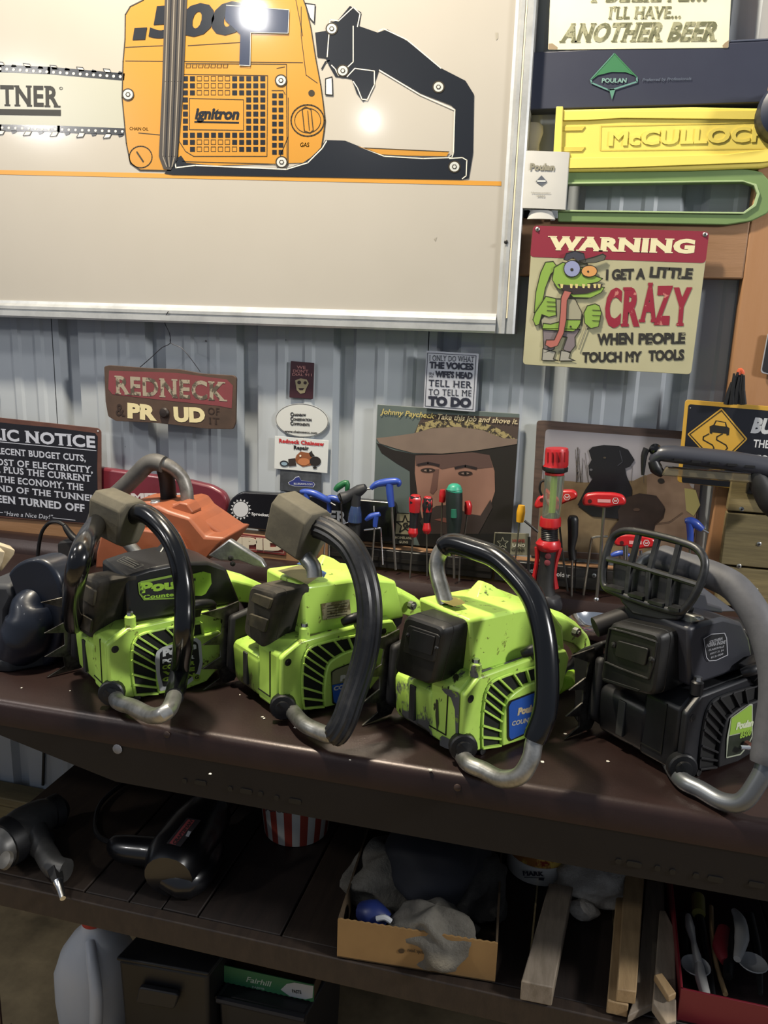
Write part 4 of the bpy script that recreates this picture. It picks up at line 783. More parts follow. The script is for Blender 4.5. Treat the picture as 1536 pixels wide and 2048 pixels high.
S = Sign(f.W((0, 0, .1985)), (0, 0, 1), Z3); S.poly('worn_patch', mat('#6d6532', .6, 0, ('#8ea43a', 30, .5, .6)), [(455, 450), (520, 435), (600, 455), (640, 490), (560, 510), (480, 480)], 4); S.done(t3)
b = MB(); q = [onY(*f.px(x, y), 1.13) for x, y in ((1290, 985), (1340, 975), (1375, 1040), (1290, 1085), (1255, 1110))]; b.prism(q, (.005, .03, 0)); obj('heel_plate', b, mat('#8fc02a', .6, 0, ('#a8cf40', 60, .4, .6), (200, .6, .003)), t3, bevel=.003)

# ---- saw 4, black with hand guard ----
SB = mat('#191b1f', .42, 0, ('#121317', 6, .4, .7), (200, .15, .0006), (('#6b6c70', 40, .72),))
t4, m4 = chainsaw(FR4, 'black chainsaw with a gridded hand guard, rightmost of the row', SB, BLK, 0,
    [(720, 280), (850, 325), (1050, 390), (1200, 470), (1320, 620), (1405, 800), (1455, 1000), (1462, 1200), (1435, 1400), (1400, 1620), (1350, 1735), (1250, 1862), (1120, 1872), (980, 1802), (850, 1720)], [(640, 290), (600, 340), (590, 450), (600, 560)], mat('#4a4b50', .62, 0, ('#3c3d42', 20, .4, .7), (200, .2, .0008)), .0185, mat('#6f7377', .35, .7), ALUD,
    [(912, 1122), (905, 738), (1000, 700), (1130, 668), (1250, 700), (1300, 800), (1330, 985), (1262, 1000)], mat('#303138', .45, 0, ('#26272c', 5, .4, .7), (200, .12, .0006)), [(398, 690), (742, 768), (692, 1182), (328, 1085)], -.02, MUFF, Fn(-.008, .26, .1), (0, 9), fan_m=BLKDULL)
f = FR4; Gm = mat('#0f1011', .4, 0, ('#2a2b2d', 30, .45, .7))
S = f.su(-.0245); b = MB(); b.tube([S.P(x, y) for x, y in ((385, 760), (420, 745), (660, 815), (690, 850), (650, 1040), (610, 1055), (380, 965), (360, 930))], .0018, 8, 3, closed=True); obj('muffler_rim', b, MUFF, t4)
raised(f, 'plate_panel', [(445, 812), (650, 868), (625, 980), (428, 915)], 'u', -.0245, .003, MUFF, t4, .004, .001)
raised(f, 'lower_rib', [(350, 1058), (590, 1135), (578, 1148), (345, 1070)], 'u', -.0235, .002, MUFF, t4, .001, .0005)
for x, y in ((412, 845), (660, 940)): screw(t4, f.su(-.026).P(x, y), -f.u, .0042, DARKST)
hg = lambda z: .004 + .25 * (z - .21)
def G(x, y): return f.W(f.hoop(x, y, lambda v, z: hg(z)))
outer = [(400, 160), (440, 120), (520, 102), (700, 135), (860, 178), (950, 215), (1000, 280), (1005, 350), (980, 440), (930, 540), (870, 615), (830, 630), (700, 600), (560, 555), (420, 500), (365, 470), (348, 430), (350, 340), (370, 240)]
b = MB(); b.tube([G(*p) for p in outer], .0052, 10, 3, closed=True); hgd = obj('hand_guard', b, Gm, t4)
b = MB(); b.tube([G(375, 285), G(520, 320), (G(700, 375)), G(820, 410), G(965, 455)], .0042, 8, 3); obj('guard_bar', b, Gm, hgd)
for a, c in (((578, 125), (528, 322)), ((702, 150), (648, 362)), ((840, 190), (788, 402)), ((522, 325), (500, 525)), ((648, 365), (632, 575)), ((788, 405), (765, 600))): b = MB(); b.bar(G(*a), G(*c), .0075, .006, f.u); obj('guard_bar', b, Gm, hgd, bevel=.001)
b = MB(); q = [G(x, y) + f.u * .012 for x, y in ((372, 300), (960, 460), (860, 612), (560, 545), (368, 465))]; b.prism(q, f.u * .006); obj('guard_web', b, Gm, hgd, bevel=.001)
for x0, x1, yb in ((375, 490, 462), (530, 625, 510), (660, 755, 555), (790, 860, 596)): b = MB(); b.bar(G(x0, yb), G(x1, yb + (x1 - x0) * .28), .004, .016, f.u); obj('guard_ledge', b, Gm, hgd)
b = MB(); q = [G(x, y) + f.u * .004 for x, y in ((410, 495), (840, 628), (815, 690), (700, 690), (520, 650), (450, 575))]; b.prism(q, f.u * .03); obj('guard_foot', b, BLKDULL, t4, bevel=.003)
b = MB(); b.tube([G(540, 90), G(855, 165)], .0024, 8); obj('chrome_rod', b, CHROME, t4)
b = lmb(f); q = [f.onu(x, y, .02) for x, y in ((815, 655), (870, 635), (960, 665), (975, 690), (880, 715), (835, 700))]; b.prism(q, (.012, 0, 0)); obj('guard_bracket', b, ALUD, t4, bevel=.002)
b = lmb(f); c_ = f.onu(380, 685, -.0); b.tube([c_ + V((-.02, -.005, -.008)), c_ + V((.03, .02, .012))], .014, 14); obj('exhaust_stub', b, mat('#2a2828', .5, .4), t4)
S = f.sv(-.0045); S.line('label_edge', '#a2a3a8', [(1000, 805), (1050, 775), (1135, 768), (1148, 800), (1155, 910), (1080, 945), (1035, 948), (1018, 925)], 5, 2, closed=True); S.poly('maker_label', '#17181b', [(1004, 808), (1052, 780), (1132, 772), (1144, 802), (1150, 906), (1078, 940), (1038, 943), (1022, 922)], 1)
for i, (s_, x0, x1) in enumerate((('SOUTHERN', 1035, 1120), ('INDIANA ENGINE', 1015, 1138), ('CLARKSVILLE', 1030, 1130), ('HWY 31 IN', 1040, 1128), ('812-000', 1045, 1125))): S.text(s_, (x0, 838 + i * 24), (x1, 812 + i * 24), (19, 22, 12, 12, 12)[i], '#8b8c90', bold=.03, layer=2)
S.done(t4)
S = f.sv(.0192); S.poly('name_plate', '#9aa08c', [(1175, 1320), (1300, 1228), (1318, 1228), (1318, 1440), (1290, 1500), (1240, 1560), (1145, 1582), (1150, 1450)], 1, .002); S.poly('name_plate', '#86a83e', [(1182, 1322), (1300, 1238), (1312, 1240), (1312, 1398), (1168, 1432)], 2); S.poly('name_plate', '#22281c', [(1166, 1438), (1312, 1404), (1312, 1438), (1286, 1494), (1236, 1552), (1152, 1572)], 2)
S.text('Poulan', (1208, 1398), (1318, 1372), 44, '#c0c7a8', bold=.07, layer=3); S.text('8500', (1232, 1455), (1305, 1432), 38, '#86a83e', bold=.05, layer=3, serif=True); S.done(t4)
b = lmb(f); c_ = f.onv(1250, 1500, .024); b.tube([c_ + V((-.01, .003, .002)), c_ + V((.004, .008, 0))], .003, 8); obj('plate_screw', b, STEEL, t4); b = lmb(f); b.lathe(c_ + V((.008, 0, 0)), (0, 1, 0), [(0, .006), (.006, .005)], 8); obj('plate_nut', b, mat('#5a3226', .6), t4)
b = lmb(f); q = [f.onu(x, y, .0) for x, y in ((150, 905), (205, 868), (330, 820), (345, 850), (270, 900), (285, 960), (250, 1000), (255, 1330), (205, 1385), (140, 1300), (160, 1180))]; b.prism(q, (.02, 0, 0)); obj('chain_brake_cover', b, BLKDULL, t4, bevel=.003)
pk = [(905, 610), (965, 500), (1015, 515), (1030, 575), (1120, 600), (1130, 640), (940, 620)]; b = lmb(f); q = [f.onv(x, y, -.05) for x, y in pk]; b.prism(q, (0, -.03, 0)); obj('filter_cover', b, mat('#33343b', .45), t4, bevel=.003)
b = lmb(f); q = [f.onv(x, y, .0) for x, y in ((1215, 965), (1300, 905), (1390, 885), (1398, 940), (1340, 965), (1300, 1000), (1320, 1060), (1265, 1080), (1262, 1010), (1222, 1010))]; b.prism(q, (0, .02, 0)); obj('choke_bracket', b, BLK, t4, bevel=.003)
b = lmb(f); b.tube([(.225, .0, .14), (.25, .012, .125), (.27, .012, .10)], [.016, .014, .01], 10, 3); obj('green_rear_cap', b, GREEN, t4)

# ---- saw 5, orange, behind ----
OR = mat('#955539', .42, 0, ('#814930', 6, .35, .7), (90, .1, .001)); t5 = thing('chainsaw', 'orange chainsaw with a grey handlebar standing behind the row', 'chainsaw', onZ(330, 1160, .9))
def s5(pts, y0, y1, name, m, bev=.004, parent=None):
    S = vsign(y0, Z1); S2 = vsign(y1, Z1); b = MB(); a = [S.P(*p) for p in pts]; c = [V((p.x, y1, p.z)) for p in a]; b.loft([a, c]); return obj(name, b, m, parent or t5, bevel=bev)
s5([(570, 600), (600, 480), (760, 480), (850, 470), (1030, 500), (1100, 640), (1100, 700), (560, 700)], 1.28, 1.36, 'lower_housing', OR)
s5([(590, 470), (700, 420), (780, 345), (930, 330), (990, 360), (1120, 400), (1210, 510), (1330, 520), (1220, 660), (1110, 640), (1060, 540), (870, 470)], 1.30, 1.42, 'top_cover', OR, .006)
s5([(760, 310), (880, 305), (930, 335), (1060, 310), (1100, 320), (1140, 372), (1340, 510), (1320, 535), (1210, 515), (1120, 405), (990, 365), (780, 350)], 1.335, 1.43, 'top_ridge', OR, .006)
s5([(985, 350), (1060, 308), (1105, 318), (1140, 370), (1100, 412)], 1.322, 1.36, 'filter_peak', OR, .003)
S = vsign(1.345, Z1); b = MB(); b.tube([S.P(x, y) for x, y in ((520, 560), (600, 330), (700, 250), (800, 155), (870, 85), (920, 72), (965, 85))], .0165, 14, 5); obj('handlebar_sleeve', b, mat('#54524f', .55, 0, ('#3a3937', 14, .4, .7)), t5)
b = MB(); b.tube([S.P(x, y) + V((0, dy, 0)) for x, y, dy in ((925, 70, 0), (985, 100, .01), (1040, 165, .02), (1070, 240, .02), (1078, 320, .02))], .0125, 12, 5); obj('handlebar', b, mat('#8b8884', .45, .6, ('#6d6b68', 30, .4, .6)), t5)
b = MB(); b.tube([S.P(x, y) + V((0, dy, 0)) for x, y, dy in ((945, 75, .01), (940, 200, .03), (935, 330, .04))], .0155, 12, 4); obj('rear_sleeve', b, BLKDULL, t5)
b = MB(); p = S.P(920, 345) + V((0, .0, 0)); b.lathe(p, (0, 0, 1), [(0, .016), (.003, .016), (.0032, .010), (.008, .010), (.0082, .011), (.013, .0105), (.0135, .009), (.016, .0085)], 14); obj('top_bolt', b, ALU, t5, sharp=25)
s5([(1225, 625), (1350, 528), (1375, 545), (1540, 650), (1570, 700), (1500, 690), (1410, 655), (1300, 655)], 1.283, 1.297, 'side_plate', mat('#b4b5b4', .35, .9, ('#8f9090', 30, .4, .6)), .003)
for x, y in ((1362, 640), (1375, 672)): screw(t5, onY(x / 2.954, 900 + y / 2.954, 1.282), (0, -1, 0), .005, DARKST)
b = MB(); S = vsign(1.25, Z1); b.tube([S.P(745, 540), S.P(800, 600), S.P(830, 640)], .011, 10, 3); obj('lower_tube', b, ALUD, t5)

# =================== ON THE LEDGE BEHIND THE SAWS ===================
def Z5(x, y, s=V5): return s[0] + x / s[2], s[1] + y / s[2]
S = vsign(1.668, V4)
t = thing('bar_scabbard', 'dark red bar guard lying behind the orange saw', 'scabbard', S.P(1000, 1230))
b = MB(); q = [S.P(x, y) for x, y in ((500, 890), (590, 900), (800, 930), (1070, 968), (1200, 1000), (1270, 1040), (1298, 1100), (1290, 1170), (1250, 1215), (1100, 1200), (500, 1120))]; b.prism(rnd(q, .01), (0, .022, 0)); obj('guard_body', b, mat('#6b2530', .35, 0, ('#4f1c25', 4, .35, .7), coat=.3), t, bevel=.006)
S.text('HOMELITE', (600, 1090), (1060, 1088), 46, '#b9b2b4', bold=.06, layer=1); S.done(t)
S = vsign(1.655, V5)
t = thing('bar_cover', 'black bar cover with white sun emblem standing on the ledge', 'bar cover', S.P(400, 990))
b = MB(); q = [S.P(x, y) for x, y in ((100, 752), (280, 762), (500, 775), (860, 805), (872, 830), (865, 1005), (700, 1000), (500, 975), (110, 930), (40, 900), (28, 860), (50, 790))]; b.prism(rnd(q, .012), (0, .02, 0)); obj('cover_body', b, mat('#121318', .3, coat=.3), t, bevel=.003)
for k in range(16):
    a = 2 * math.pi * k / 16; S.poly('sun_ray', '#b7b8bc', [(103 + 42 * math.cos(a - .15), 839 + 42 * math.sin(a - .15)), (103 + 53 * math.cos(a), 839 + 53 * math.sin(a)), (103 + 42 * math.cos(a + .15), 839 + 42 * math.sin(a + .15))], 1); S.done(t)
S.circ('sun_disc', '#b7b8bc', 103, 839, 38, 1, n=28); S.text('Sprocket Nose', (156, 868), (300, 880), 15, '#c3c4c8', bold=.03); S.text('PARTNER', (290, 888), (632, 908), 58, '#b7b8bc', bold=.04, serif=True); S.poly('mark', '#b7b8bc', [(760, 822), (765, 822), (766, 850), (761, 850)], 1); S.done(t)
S, t = panel_sign('plaque', 'red plaque reading STUPID fixed to the front of the ledge', 'plaque', 1.652, V5, [(-260, 915), (325, 985), (325, 1068), (-260, 1005)], '#5e1f20', r=.002, m=mat('#6a2a26', .5))
S.line('border', '#a8968a', [(-250, 928), (316, 994), (316, 1056), (-250, 992)], 2, 1, closed=True); S.text('STUPID', (-120, 1012), (316, 1048), 54, '#b3aa98', bold=.08, serif=True, layer=1, raised=.002); S.done(t)
# magnetic tool bars
def mbar(x0, x1, z0, z1, lab, yo=0):
    t = thing('magnetic_tool_bar', lab, 'tool bar', ((x0 + x1) / 2, 1.645, z0), None); b = MB(); b.box(x0, x1, 1.640 - yo, 1.6545 - yo, z0, z1); obj('bar', b, mat('#141416', .4, 0, ('#26221f', 12, .4, .7)), t, bevel=.002)
    b = MB(); b.box(x0 + .003, x1 - .003, 1.638 - yo, 1.6398 - yo, (z0 + z1) / 2 - .004, (z0 + z1) / 2 + .004); obj('magnet_strip', b, mat('#3a3836', .35, .7), t); return t
S = vsign(1.640, (0, 0, 1)); tb1 = mbar(S.P(655, 1100).x, S.P(985, 1130).x, S.P(900, 1150).z, S.P(900, 1113).z, 'long black magnetic tool bar on the ledge below the cowboy record sleeve')
tb2 = mbar(S.P(990, 1130).x, S.P(1262, 1150).x, S.P(1100, 1172).z, S.P(1100, 1130).z, 'black magnetic tool bar lettered Magnetic Tool below the dog picture')
S.view = (0, 0, 1); S.text('Magnetic Tool Holder', (1029, 1141), (1140, 1156), 9, '#a9a9ab', layer=6); S.done(tb2); screw(tb2, onY(1188, 1151, 1.6375), (0, -1, 0), .0045, ALU)
tb3 = mbar(.31, .62, 1.172, 1.205, 'short black magnetic tool bar on the planks at the right edge', .026); screw(tb3, onY(1483, 1018, 1.6115), (0, -1, 0), .0045, ALU)
S, t = panel_sign('sticker', 'dark square sticker with star above HOMELAND GUNS', 'sticker', 1.637, V5, [(872, 855), (965, 858), (958, 1018), (862, 1010)], '#1b1a19', th=.001, r=.001)
def star(S, part, m, x, y, r, layer, lw=0):
    p = [(x + (r if k % 2 == 0 else r * .42) * math.sin(math.pi * k / 5), y - (r if k % 2 == 0 else r * .42) * math.cos(math.pi * k / 5)) for k in range(10)]
    S.line(part, m, p, lw, layer, closed=True) if lw else S.poly(part, m, p, layer)
S.poly('tan_field', '#7f7a64', [(877, 860), (962, 863), (956, 965), (870, 960)], 1); star(S, 'star', '#1d1c1a', 917, 915, 46, 2, 6); S.text('G', (905, 930), (932, 931), 26, '#1d1c1a', layer=3, bold=.06)
S.text('HOMELAND', (868, 984), (955, 988), 12, '#8d8876', bold=.02, serif=True); S.text('GUNS', (886, 1006), (932, 1008), 12, '#8d8876', serif=True); S.done(t)
S, t = panel_sign('sticker', 'small sticker with star and number 10 beside LAND GUNS', 'sticker', 1.642, V6, [(77, 706), (262, 712), (258, 830), (67, 822)], '#6f6c5a', th=.001, r=.001)
S.poly('dark_field', '#23231f', [(82, 711), (166, 714), (160, 820), (73, 816)], 1); star(S, 'star', '#8d8b78', 121, 763, 32, 2, 3); S.text('10', (96, 808), (134, 809), 18, '#8d8b78', serif=True, layer=2)
S.text('HOME', (172, 758), (240, 760), 17, '#7a3530', bold=.04, serif=True); S.text('LAND', (172, 782), (240, 784), 16, '#b7b5a4', bold=.04, serif=True); S.text('GUNS', (168, 806), (238, 808), 16, '#33332c', bold=.04, serif=True); S.done(t)

# =================== HAND TOOLS HANGING ON THE MAGNETIC BARS ===================
BLU = mat('#2c479c', .35, coat=.2); REDP = mat('#a81c22', .35, coat=.2); GRNP = mat('#1f6b4e', .4); YELP = mat('#c9951f', .4); SHAFT = mat('#85817a', .35, .9)
ty = [1.628]
def tool(kind, label, cat, view, y, pieces, group=None):
    """pieces: (part name, material, pixel path, radius or radii in pixels of the view, material grade)"""
    S = vsign(y, view); k = (S.P(100, 0) - S.P(0, 0)).length / 100
    allp = [S.P(px, py) for pc in pieces for px, py in [q[:2] for q in pc[2]]]; lo = min(allp, key=lambda v: v.z)
    t = thing(kind, label, cat, lo, group)
    for pc in pieces:
        nm, m, path, r = pc[:4]; n = pc[4] if len(pc) > 4 else 12
        P = [S.P(q[0], q[1]) + V((0, (q[2] if len(q) > 2 else 0) * k, 0)) for q in path]
        R_ = [x * k for x in r] if isinstance(r, (list, tuple)) else r * k
        b = MB(); b.tube(P, R_, n, 4 if len(P) > 2 else 0, flute=(.1 if n == 13 else 0)); obj(nm, b, m, t)
    return t
HX = 'hex key'
tool('t_handle_hex_key', 'blue handled hex key left of the black pistol-grip driver', HX, V5, 1.626, [('handle', BLU, [(398, 752), (425, 752), (470, 762), (525, 790), (545, 805)], [9, 15, 17, 15, 9]), ('stem', BLU, [(428, 755), (432, 800), (440, 845)], [15, 13, 12]), ('shaft', SHAFT, [(440, 845), (452, 1000)], 4, 6), ('tip', STEEL, [(540, 802), (572, 820)], 4, 6)])
tool('t_handle_hex_key', 'blue handled hex key partly behind the one at its left', HX, V5, 1.636, [('handle', BLU, [(520, 795), (545, 783), (580, 788), (600, 800)], [10, 15, 15, 11]), ('stem', BLU, [(540, 795), (542, 855)], 11), ('shaft', SHAFT, [(542, 855), (540, 1090)], 4.5, 6)])
tool('t_handle_hex_key', 'green handled hex key above the black pistol-grip driver', HX, V5, 1.640, [('handle', mat('#1d5c36', .4), [(572, 745), (590, 725), (628, 708), (630, 750)], [12, 16, 14, 10]), ('shaft', SHAFT, [(600, 760), (605, 950)], 4, 6)])
tool('ratchet_driver', 'black pistol-grip ratchet driver with clear blue collar', 'driver', V5, 1.612, [('grip', mat('#26272b', .6), [(606, 782, -10), (640, 772), (690, 745), (722, 728)], [28, 26, 27, 16]), ('grip_rim', BLK, [(597, 786, -12), (607, 781, -10)], [24, 27]), ('neck', mat('#26272b', .6), [(672, 760), (672, 835)], [26, 20]), ('collar', mat('#3d4f78', .15, trans=.4), [(672, 822), (670, 860), (668, 900)], [22, 30, 33]), ('collar_ring', BLK, [(668, 898), (668, 912)], [33, 28]), ('body', BLKDULL, [(668, 910), (666, 985)], 26)])
tool('t_handle_hex_key', 'large blue hex key with handle raised beside the record sleeve', HX, V5, 1.618, [('handle', BLU, [(748, 735), (775, 715), (820, 705), (875, 700), (888, 712), (880, 725)], [10, 15, 18, 16, 11, 6]), ('stem', BLU, [(838, 710), (842, 760), (850, 825)], [18, 17, 14]), ('shaft', SHAFT, [(850, 820), (870, 1138)], 6, 6), ('tip', STEEL, [(714, 740), (750, 736)], 4.5, 6)])
tool('t_handle_hex_key', 'small blue hex key below the large blue one', HX, V5, 1.622, [('handle', BLU, [(722, 892), (745, 875), (770, 868), (792, 862)], [8, 14, 14, 10]), ('stem', BLU, [(772, 870), (768, 925)], [14, 10]), ('shaft', SHAFT, [(766, 925), (750, 1145)], 4.5, 6)])
tool('l_hex_key', 'bare silver L-shaped hex key hanging below the small blue key', HX, V5, 1.624, [('shaft', CHROME, [(714, 941), (760, 936), (790, 932), (796, 940), (800, 1000), (806, 1112)], 4.5, 8)])
tool('l_hex_key', 'short silver L-shaped hex key left of the black pistol-grip driver', HX, V5, 1.624, [('shaft', CHROME, [(570, 922), (600, 915), (638, 905), (640, 940), (640, 1000)], 3.5, 8)])
tool('screwdriver', 'red and black screwdriver beside the star sticker', 'screwdriver', V5, 1.612, [('handle', mat('#1a1a1e', .45), [(968, 772), (966, 800), (962, 870), (958, 930)], [24, 26, 20, 18]), ('red_cap', REDP, [(970, 768), (968, 790), (965, 852)], [18, 27, 23], 13), ('red_collar', REDP, [(959, 930), (957, 955), (956, 975)], [18, 24, 14]), ('shaft', SHAFT, [(956, 970), (940, 1180)], 4, 8)])
tool('screwdriver', 'red and black screwdriver with a hanging hole, second from the star sticker', 'screwdriver', V5, 1.612, [('handle', mat('#1a1a1e', .45), [(1030, 782), (1028, 820), (1026, 870), (1025, 920)], [20, 24, 18, 12]), ('red_cap', REDP, [(1031, 776), (1029, 800), (1027, 850)], [14, 22, 20], 13), ('red_collar', REDP, [(1026, 900), (1025, 940), (1024, 960)], [13, 21, 10]), ('hole', flat('#050505'), [(1030, 803, -24), (1030, 803, -20)], 7), ('shaft', SHAFT, [(1024, 955), (1026, 1170)], 3.5, 8)])
tool('t_handle_hex_key', 'small red hex key between the red screwdrivers and the green-capped one', HX, V5, 1.630, [('handle', REDP, [(1103, 742), (1103, 770), (1100, 802)], [12, 16, 14]), ('shaft', SHAFT, [(1100, 800), (1096, 1010)], 4, 6)])
tool('screwdriver', 'large black screwdriver with green domed cap', 'screwdriver', V5, 1.605, [('handle', mat('#15201f', .5), [(1160, 740), (1160, 790), (1160, 880), (1156, 980)], [36, 38, 36, 26]), ('green_cap', mat('#2f8c74', .4), [(1161, 712), (1161, 722), (1161, 745), (1160, 750)], [14, 28, 37, 36]), ('green_inlay', mat('#1f5f4c', .4), [(1165, 830, -36), (1165, 870, -35)], [12, 14]), ('shaft', SHAFT, [(1157, 975), (1160, 1180)], 6, 8)])
tool('t_handle_hex_key', 'small red hex key right of the green-capped screwdriver', HX, V5, 1.626, [('handle', REDP, [(1226, 798), (1230, 825), (1228, 862)], [12, 18, 15]), ('shaft', SHAFT, [(1226, 860), (1204, 1010)], 4, 6)])
tool('t_handle_hex_key', 'yellow hex key at the right edge of the record sleeve', HX, V6, 1.618, [('handle', YELP, [(222, 562), (218, 600), (213, 650)], [18, 24, 20]), ('shaft', SHAFT, [(210, 650), (185, 880)], 5, 6), ('side_blade', DARKST, [(238, 645), (275, 675), (310, 705)], 7, 6)])
for n_, (x0, x1, yb, lab) in enumerate(((520, 514, 1075, 'thin steel rod hanging left of the small blue hex key'), (1110, 1105, 1190, 'thin steel rod hanging under the red hex key'), (1192, 1184, 1195, 'thin steel rod hanging right under the green-capped screwdriver'))):
    tool('steel_rod', lab, 'rod', V5, 1.632, [('shaft', SHAFT, [(x0, 990), (x1, yb)], 4, 6)])
# right-hand group
def tkey(label, y, cx, cyy, w_, h_, tilt, shaft):
    S = vsign(y, V6); t = thing('t_handle_hex_key', label, HX, S.P(*shaft[-1]))
    pts = [(-.5, .1), (-.42, -.38), (-.2, -.5), (.2, -.5), (.42, -.36), (.5, 0), (.46, .3), (.25, .36), (.1, .5), (-.1, .5), (-.3, .38), (-.46, .42)]
    q = rnd([S.P(cx + px * w_, cyy + py * h_ + px * w_ * tilt) for px, py in pts], .006); b = MB(); b.prism(q, (0, .018, 0)); obj('handle', b, REDP, t, bevel=.004)
    if len(shaft) > 1 and shaft[0] != shaft[-1]: b = MB(); b.tube([S.P(*p) + V((0, .009, 0)) for p in shaft], .0032, 6); obj('shaft', b, SHAFT, t)
    lx = cx + .25 * w_; ly = cyy + .25 * w_ * tilt; S.line('hex_emblem', '#c9bfc0', [(lx + 17 * math.cos(a), ly + 17 * math.sin(a)) for a in [math.pi * k / 3 for k in range(6)]], 3, 1, closed=True); S.line('hex_emblem', '#c9bfc0', [(lx - 9, ly - 6), (lx - 4, ly + 6), (lx, ly - 2), (lx + 4, ly + 6), (lx + 9, ly - 6)], 3, 1)
    S.poly('print_block', '#c08a8c', [(cx - .15 * w_, cyy - 8), (cx + .14 * w_, cyy - 6), (cx + .14 * w_, cyy + 12), (cx - .15 * w_, cyy + 10)], 1); S.circ('handle_hole', '#3a0a0e', cx - .32 * w_, cyy + 4, 11, 1); S.done(t); return t
tkey('red T-handle hex key with long shaft in front of the black dog picture', 1.600, 663, 536, 240, 78, .02, [(662, 572), (645, 820), (622, 1060)])
tkey('red T-handle hex key behind the red and black work light', 1.630, 405, 530, 235, 76, -.2, [(400, 560), (370, 860)])
tkey('red T-handle hex key low behind the black hand guard', 1.615, 830, 758, 230, 76, .08, [(830, 790), (820, 1000)])
S = vsign(1.609, V6); b = MB(); b.lathe(S.P(622, 1052), (0, 0, -1), [(0, .004), (.002, .0058), (.008, .0062), (.012, .004)], 12); tag(obj('socket_tip', b, CHROME), 'small chrome ball socket at the foot of the long red T-handle key', 'socket')
tool('screwdriver', 'black screwdriver right of the red and black work light', 'screwdriver', V6, 1.610, [('handle', BLK, [(497, 618), (496, 640), (496, 720), (488, 790), (494, 850)], [20, 30, 28, 20, 22]), ('shaft', SHAFT, [(492, 850), (488, 1060)], 6, 8)])
tool('steel_rod', 'dark steel rod leaning beside the black screwdriver', 'rod', V6, 1.632, [('shaft', DARKST, [(422, 650), (440, 820), (470, 1045)], 6, 6)])
tool('steel_rod', 'thin steel rod hanging just right of the black screwdriver', 'rod', V6, 1.632, [('shaft', DARKST, [(512, 800), (505, 1040)], 4, 6)])
tool('steel_rod', 'thin dark rod hanging below the yellow hex key', 'rod', V6, 1.632, [('shaft', DARKST, [(262, 730), (256, 980)], 8, 6)])
tool('l_hex_key', 'large chrome L-shaped hex key between two red T-handles', HX, V6, 1.618, [('shaft', mat('#a39d90', .3, .9), [(682, 728), (640, 728), (606, 734), (594, 750), (575, 880), (545, 1078)], 7, 8)])
tool('t_handle_hex_key', 'blue hex key with chrome bit against the post at the right', HX, V6, 1.615, [('handle', BLU, [(1092, 645), (1120, 645), (1150, 660), (1185, 690)], [12, 22, 24, 18]), ('stem', BLU, [(1118, 650), (1122, 720), (1120, 790)], [20, 17, 15]), ('bit', CHROME, [(1180, 686), (1218, 708)], [9, 6], 8), ('shaft', SHAFT, [(1120, 785), (1112, 960)], 6, 6)])
tool('t_handle_hex_key', 'blue hex key low behind the left of the black hand guard', HX, V6, 1.606, [('handle', BLU, [(700, 830), (720, 822), (760, 815), (795, 830)], [9, 14, 15, 11]), ('shaft', SHAFT, [(745, 835), (735, 990)], 5, 6)])
for i, (x, y0, y1, l) in enumerate(((770, 780, 850, 'chrome socket leftmost behind the black hand guard'), (783, 775, 850, 'taller chrome socket second behind the black hand guard'), (858, 802, 862, 'chrome socket rightmost behind the black hand guard'))):
    tool('socket', l, 'socket', V6, 1.600 + .004 * (i % 2), [('barrel', CHROME, [(x, y0), (x, y1)], [9, 9], 12), ('drive_hole', flat('#101010'), [(x, y0 - .5), (x, y0 + 1)], 6, 8)])
# red and black work light standing on the rear lip
t = thing('work_light', 'red and black torch with clear lens tube standing upright', 'work light', onY(1106, 1210, 1.56)); YW = 1.565
pxloft('red_head', [(352, 262, 468, 264), (350, 256, 470, 258), (346, 275, 474, 275), (344, 340, 472, 348), (336, 352, 466, 358)][1:], YW, REDP, t, 1, V6)
for k in range(5):
    x = 362 + k * 23; raised_ = vsign(YW - .0245 + abs(k - 2) ** 2 * .0022, V6); b = MB(); b.bar(raised_.P(x, 278), raised_.P(x - 1, 330), .0022, .004, (0, 1, 0)); obj('grip_rib', b, mat('#7f151b', .4), t)
pxloft('black_ring', [(333, 350, 470, 358), (330, 358, 471, 366), (334, 374, 468, 384), (345, 378, 456, 388)], YW, BLK, t, 1, V6, n=8)
pxloft('red_neck', [(345, 382, 450, 390), (345, 395, 450, 400)], YW, REDP, t, 1, V6)
pxloft('lens_tube', [(344, 398, 452, 402), (340, 480, 445, 484), (330, 628, 425, 630)], YW, mat('#b9c4b4', .1, trans=.85), t, 1, V6)
pxloft('led_strip', [(385, 405, 410, 406), (370, 600, 396, 600)], YW - .004, mat('#a7c43c', .4), t, .3, V6, n=8)
pxloft('reflector', [(376, 592, 398, 592), (345, 622, 418, 624)], YW, CHROME, t, 1, V6)
pxloft('red_collar', [(322, 622, 432, 628), (318, 640, 434, 645), (316, 668, 432, 672), (328, 680, 418, 684)], YW, REDP, t, 1, V6)
rows = []
for k in range(7): rows += [(328 + k * .2, 684 + k * 9.5, 412 + k * .2, 686 + k * 9.5), (324, 689 + k * 9.5, 418, 691 + k * 9.5)]
pxloft('bellows', rows, YW, BLK, t, 1, V6, sharp=20)
pxloft('red_shoulder', [(312, 742, 424, 748), (296, 760, 432, 766), (300, 782, 432, 788), (316, 800, 412, 804)], YW, REDP, t, 1, V6)
pxloft('black_grip', [(318, 788, 410, 792), (318, 860, 398, 866), (308, 930, 394, 936), (298, 990, 392, 996), (290, 1030, 404, 1036)], YW - .001, BLKDULL, t, .9, V6)
for xs in ([(306, 785), (305, 850), (292, 930), (280, 1000)], [(424, 788), (406, 860), (396, 930), (402, 1005)]):
    S = vsign(YW + .004, V6); b = MB(); b.tube([S.P(*p) for p in xs], [.006, .0045, .0045, .007], 8, 3); obj('red_side_strip', b, REDP, t)
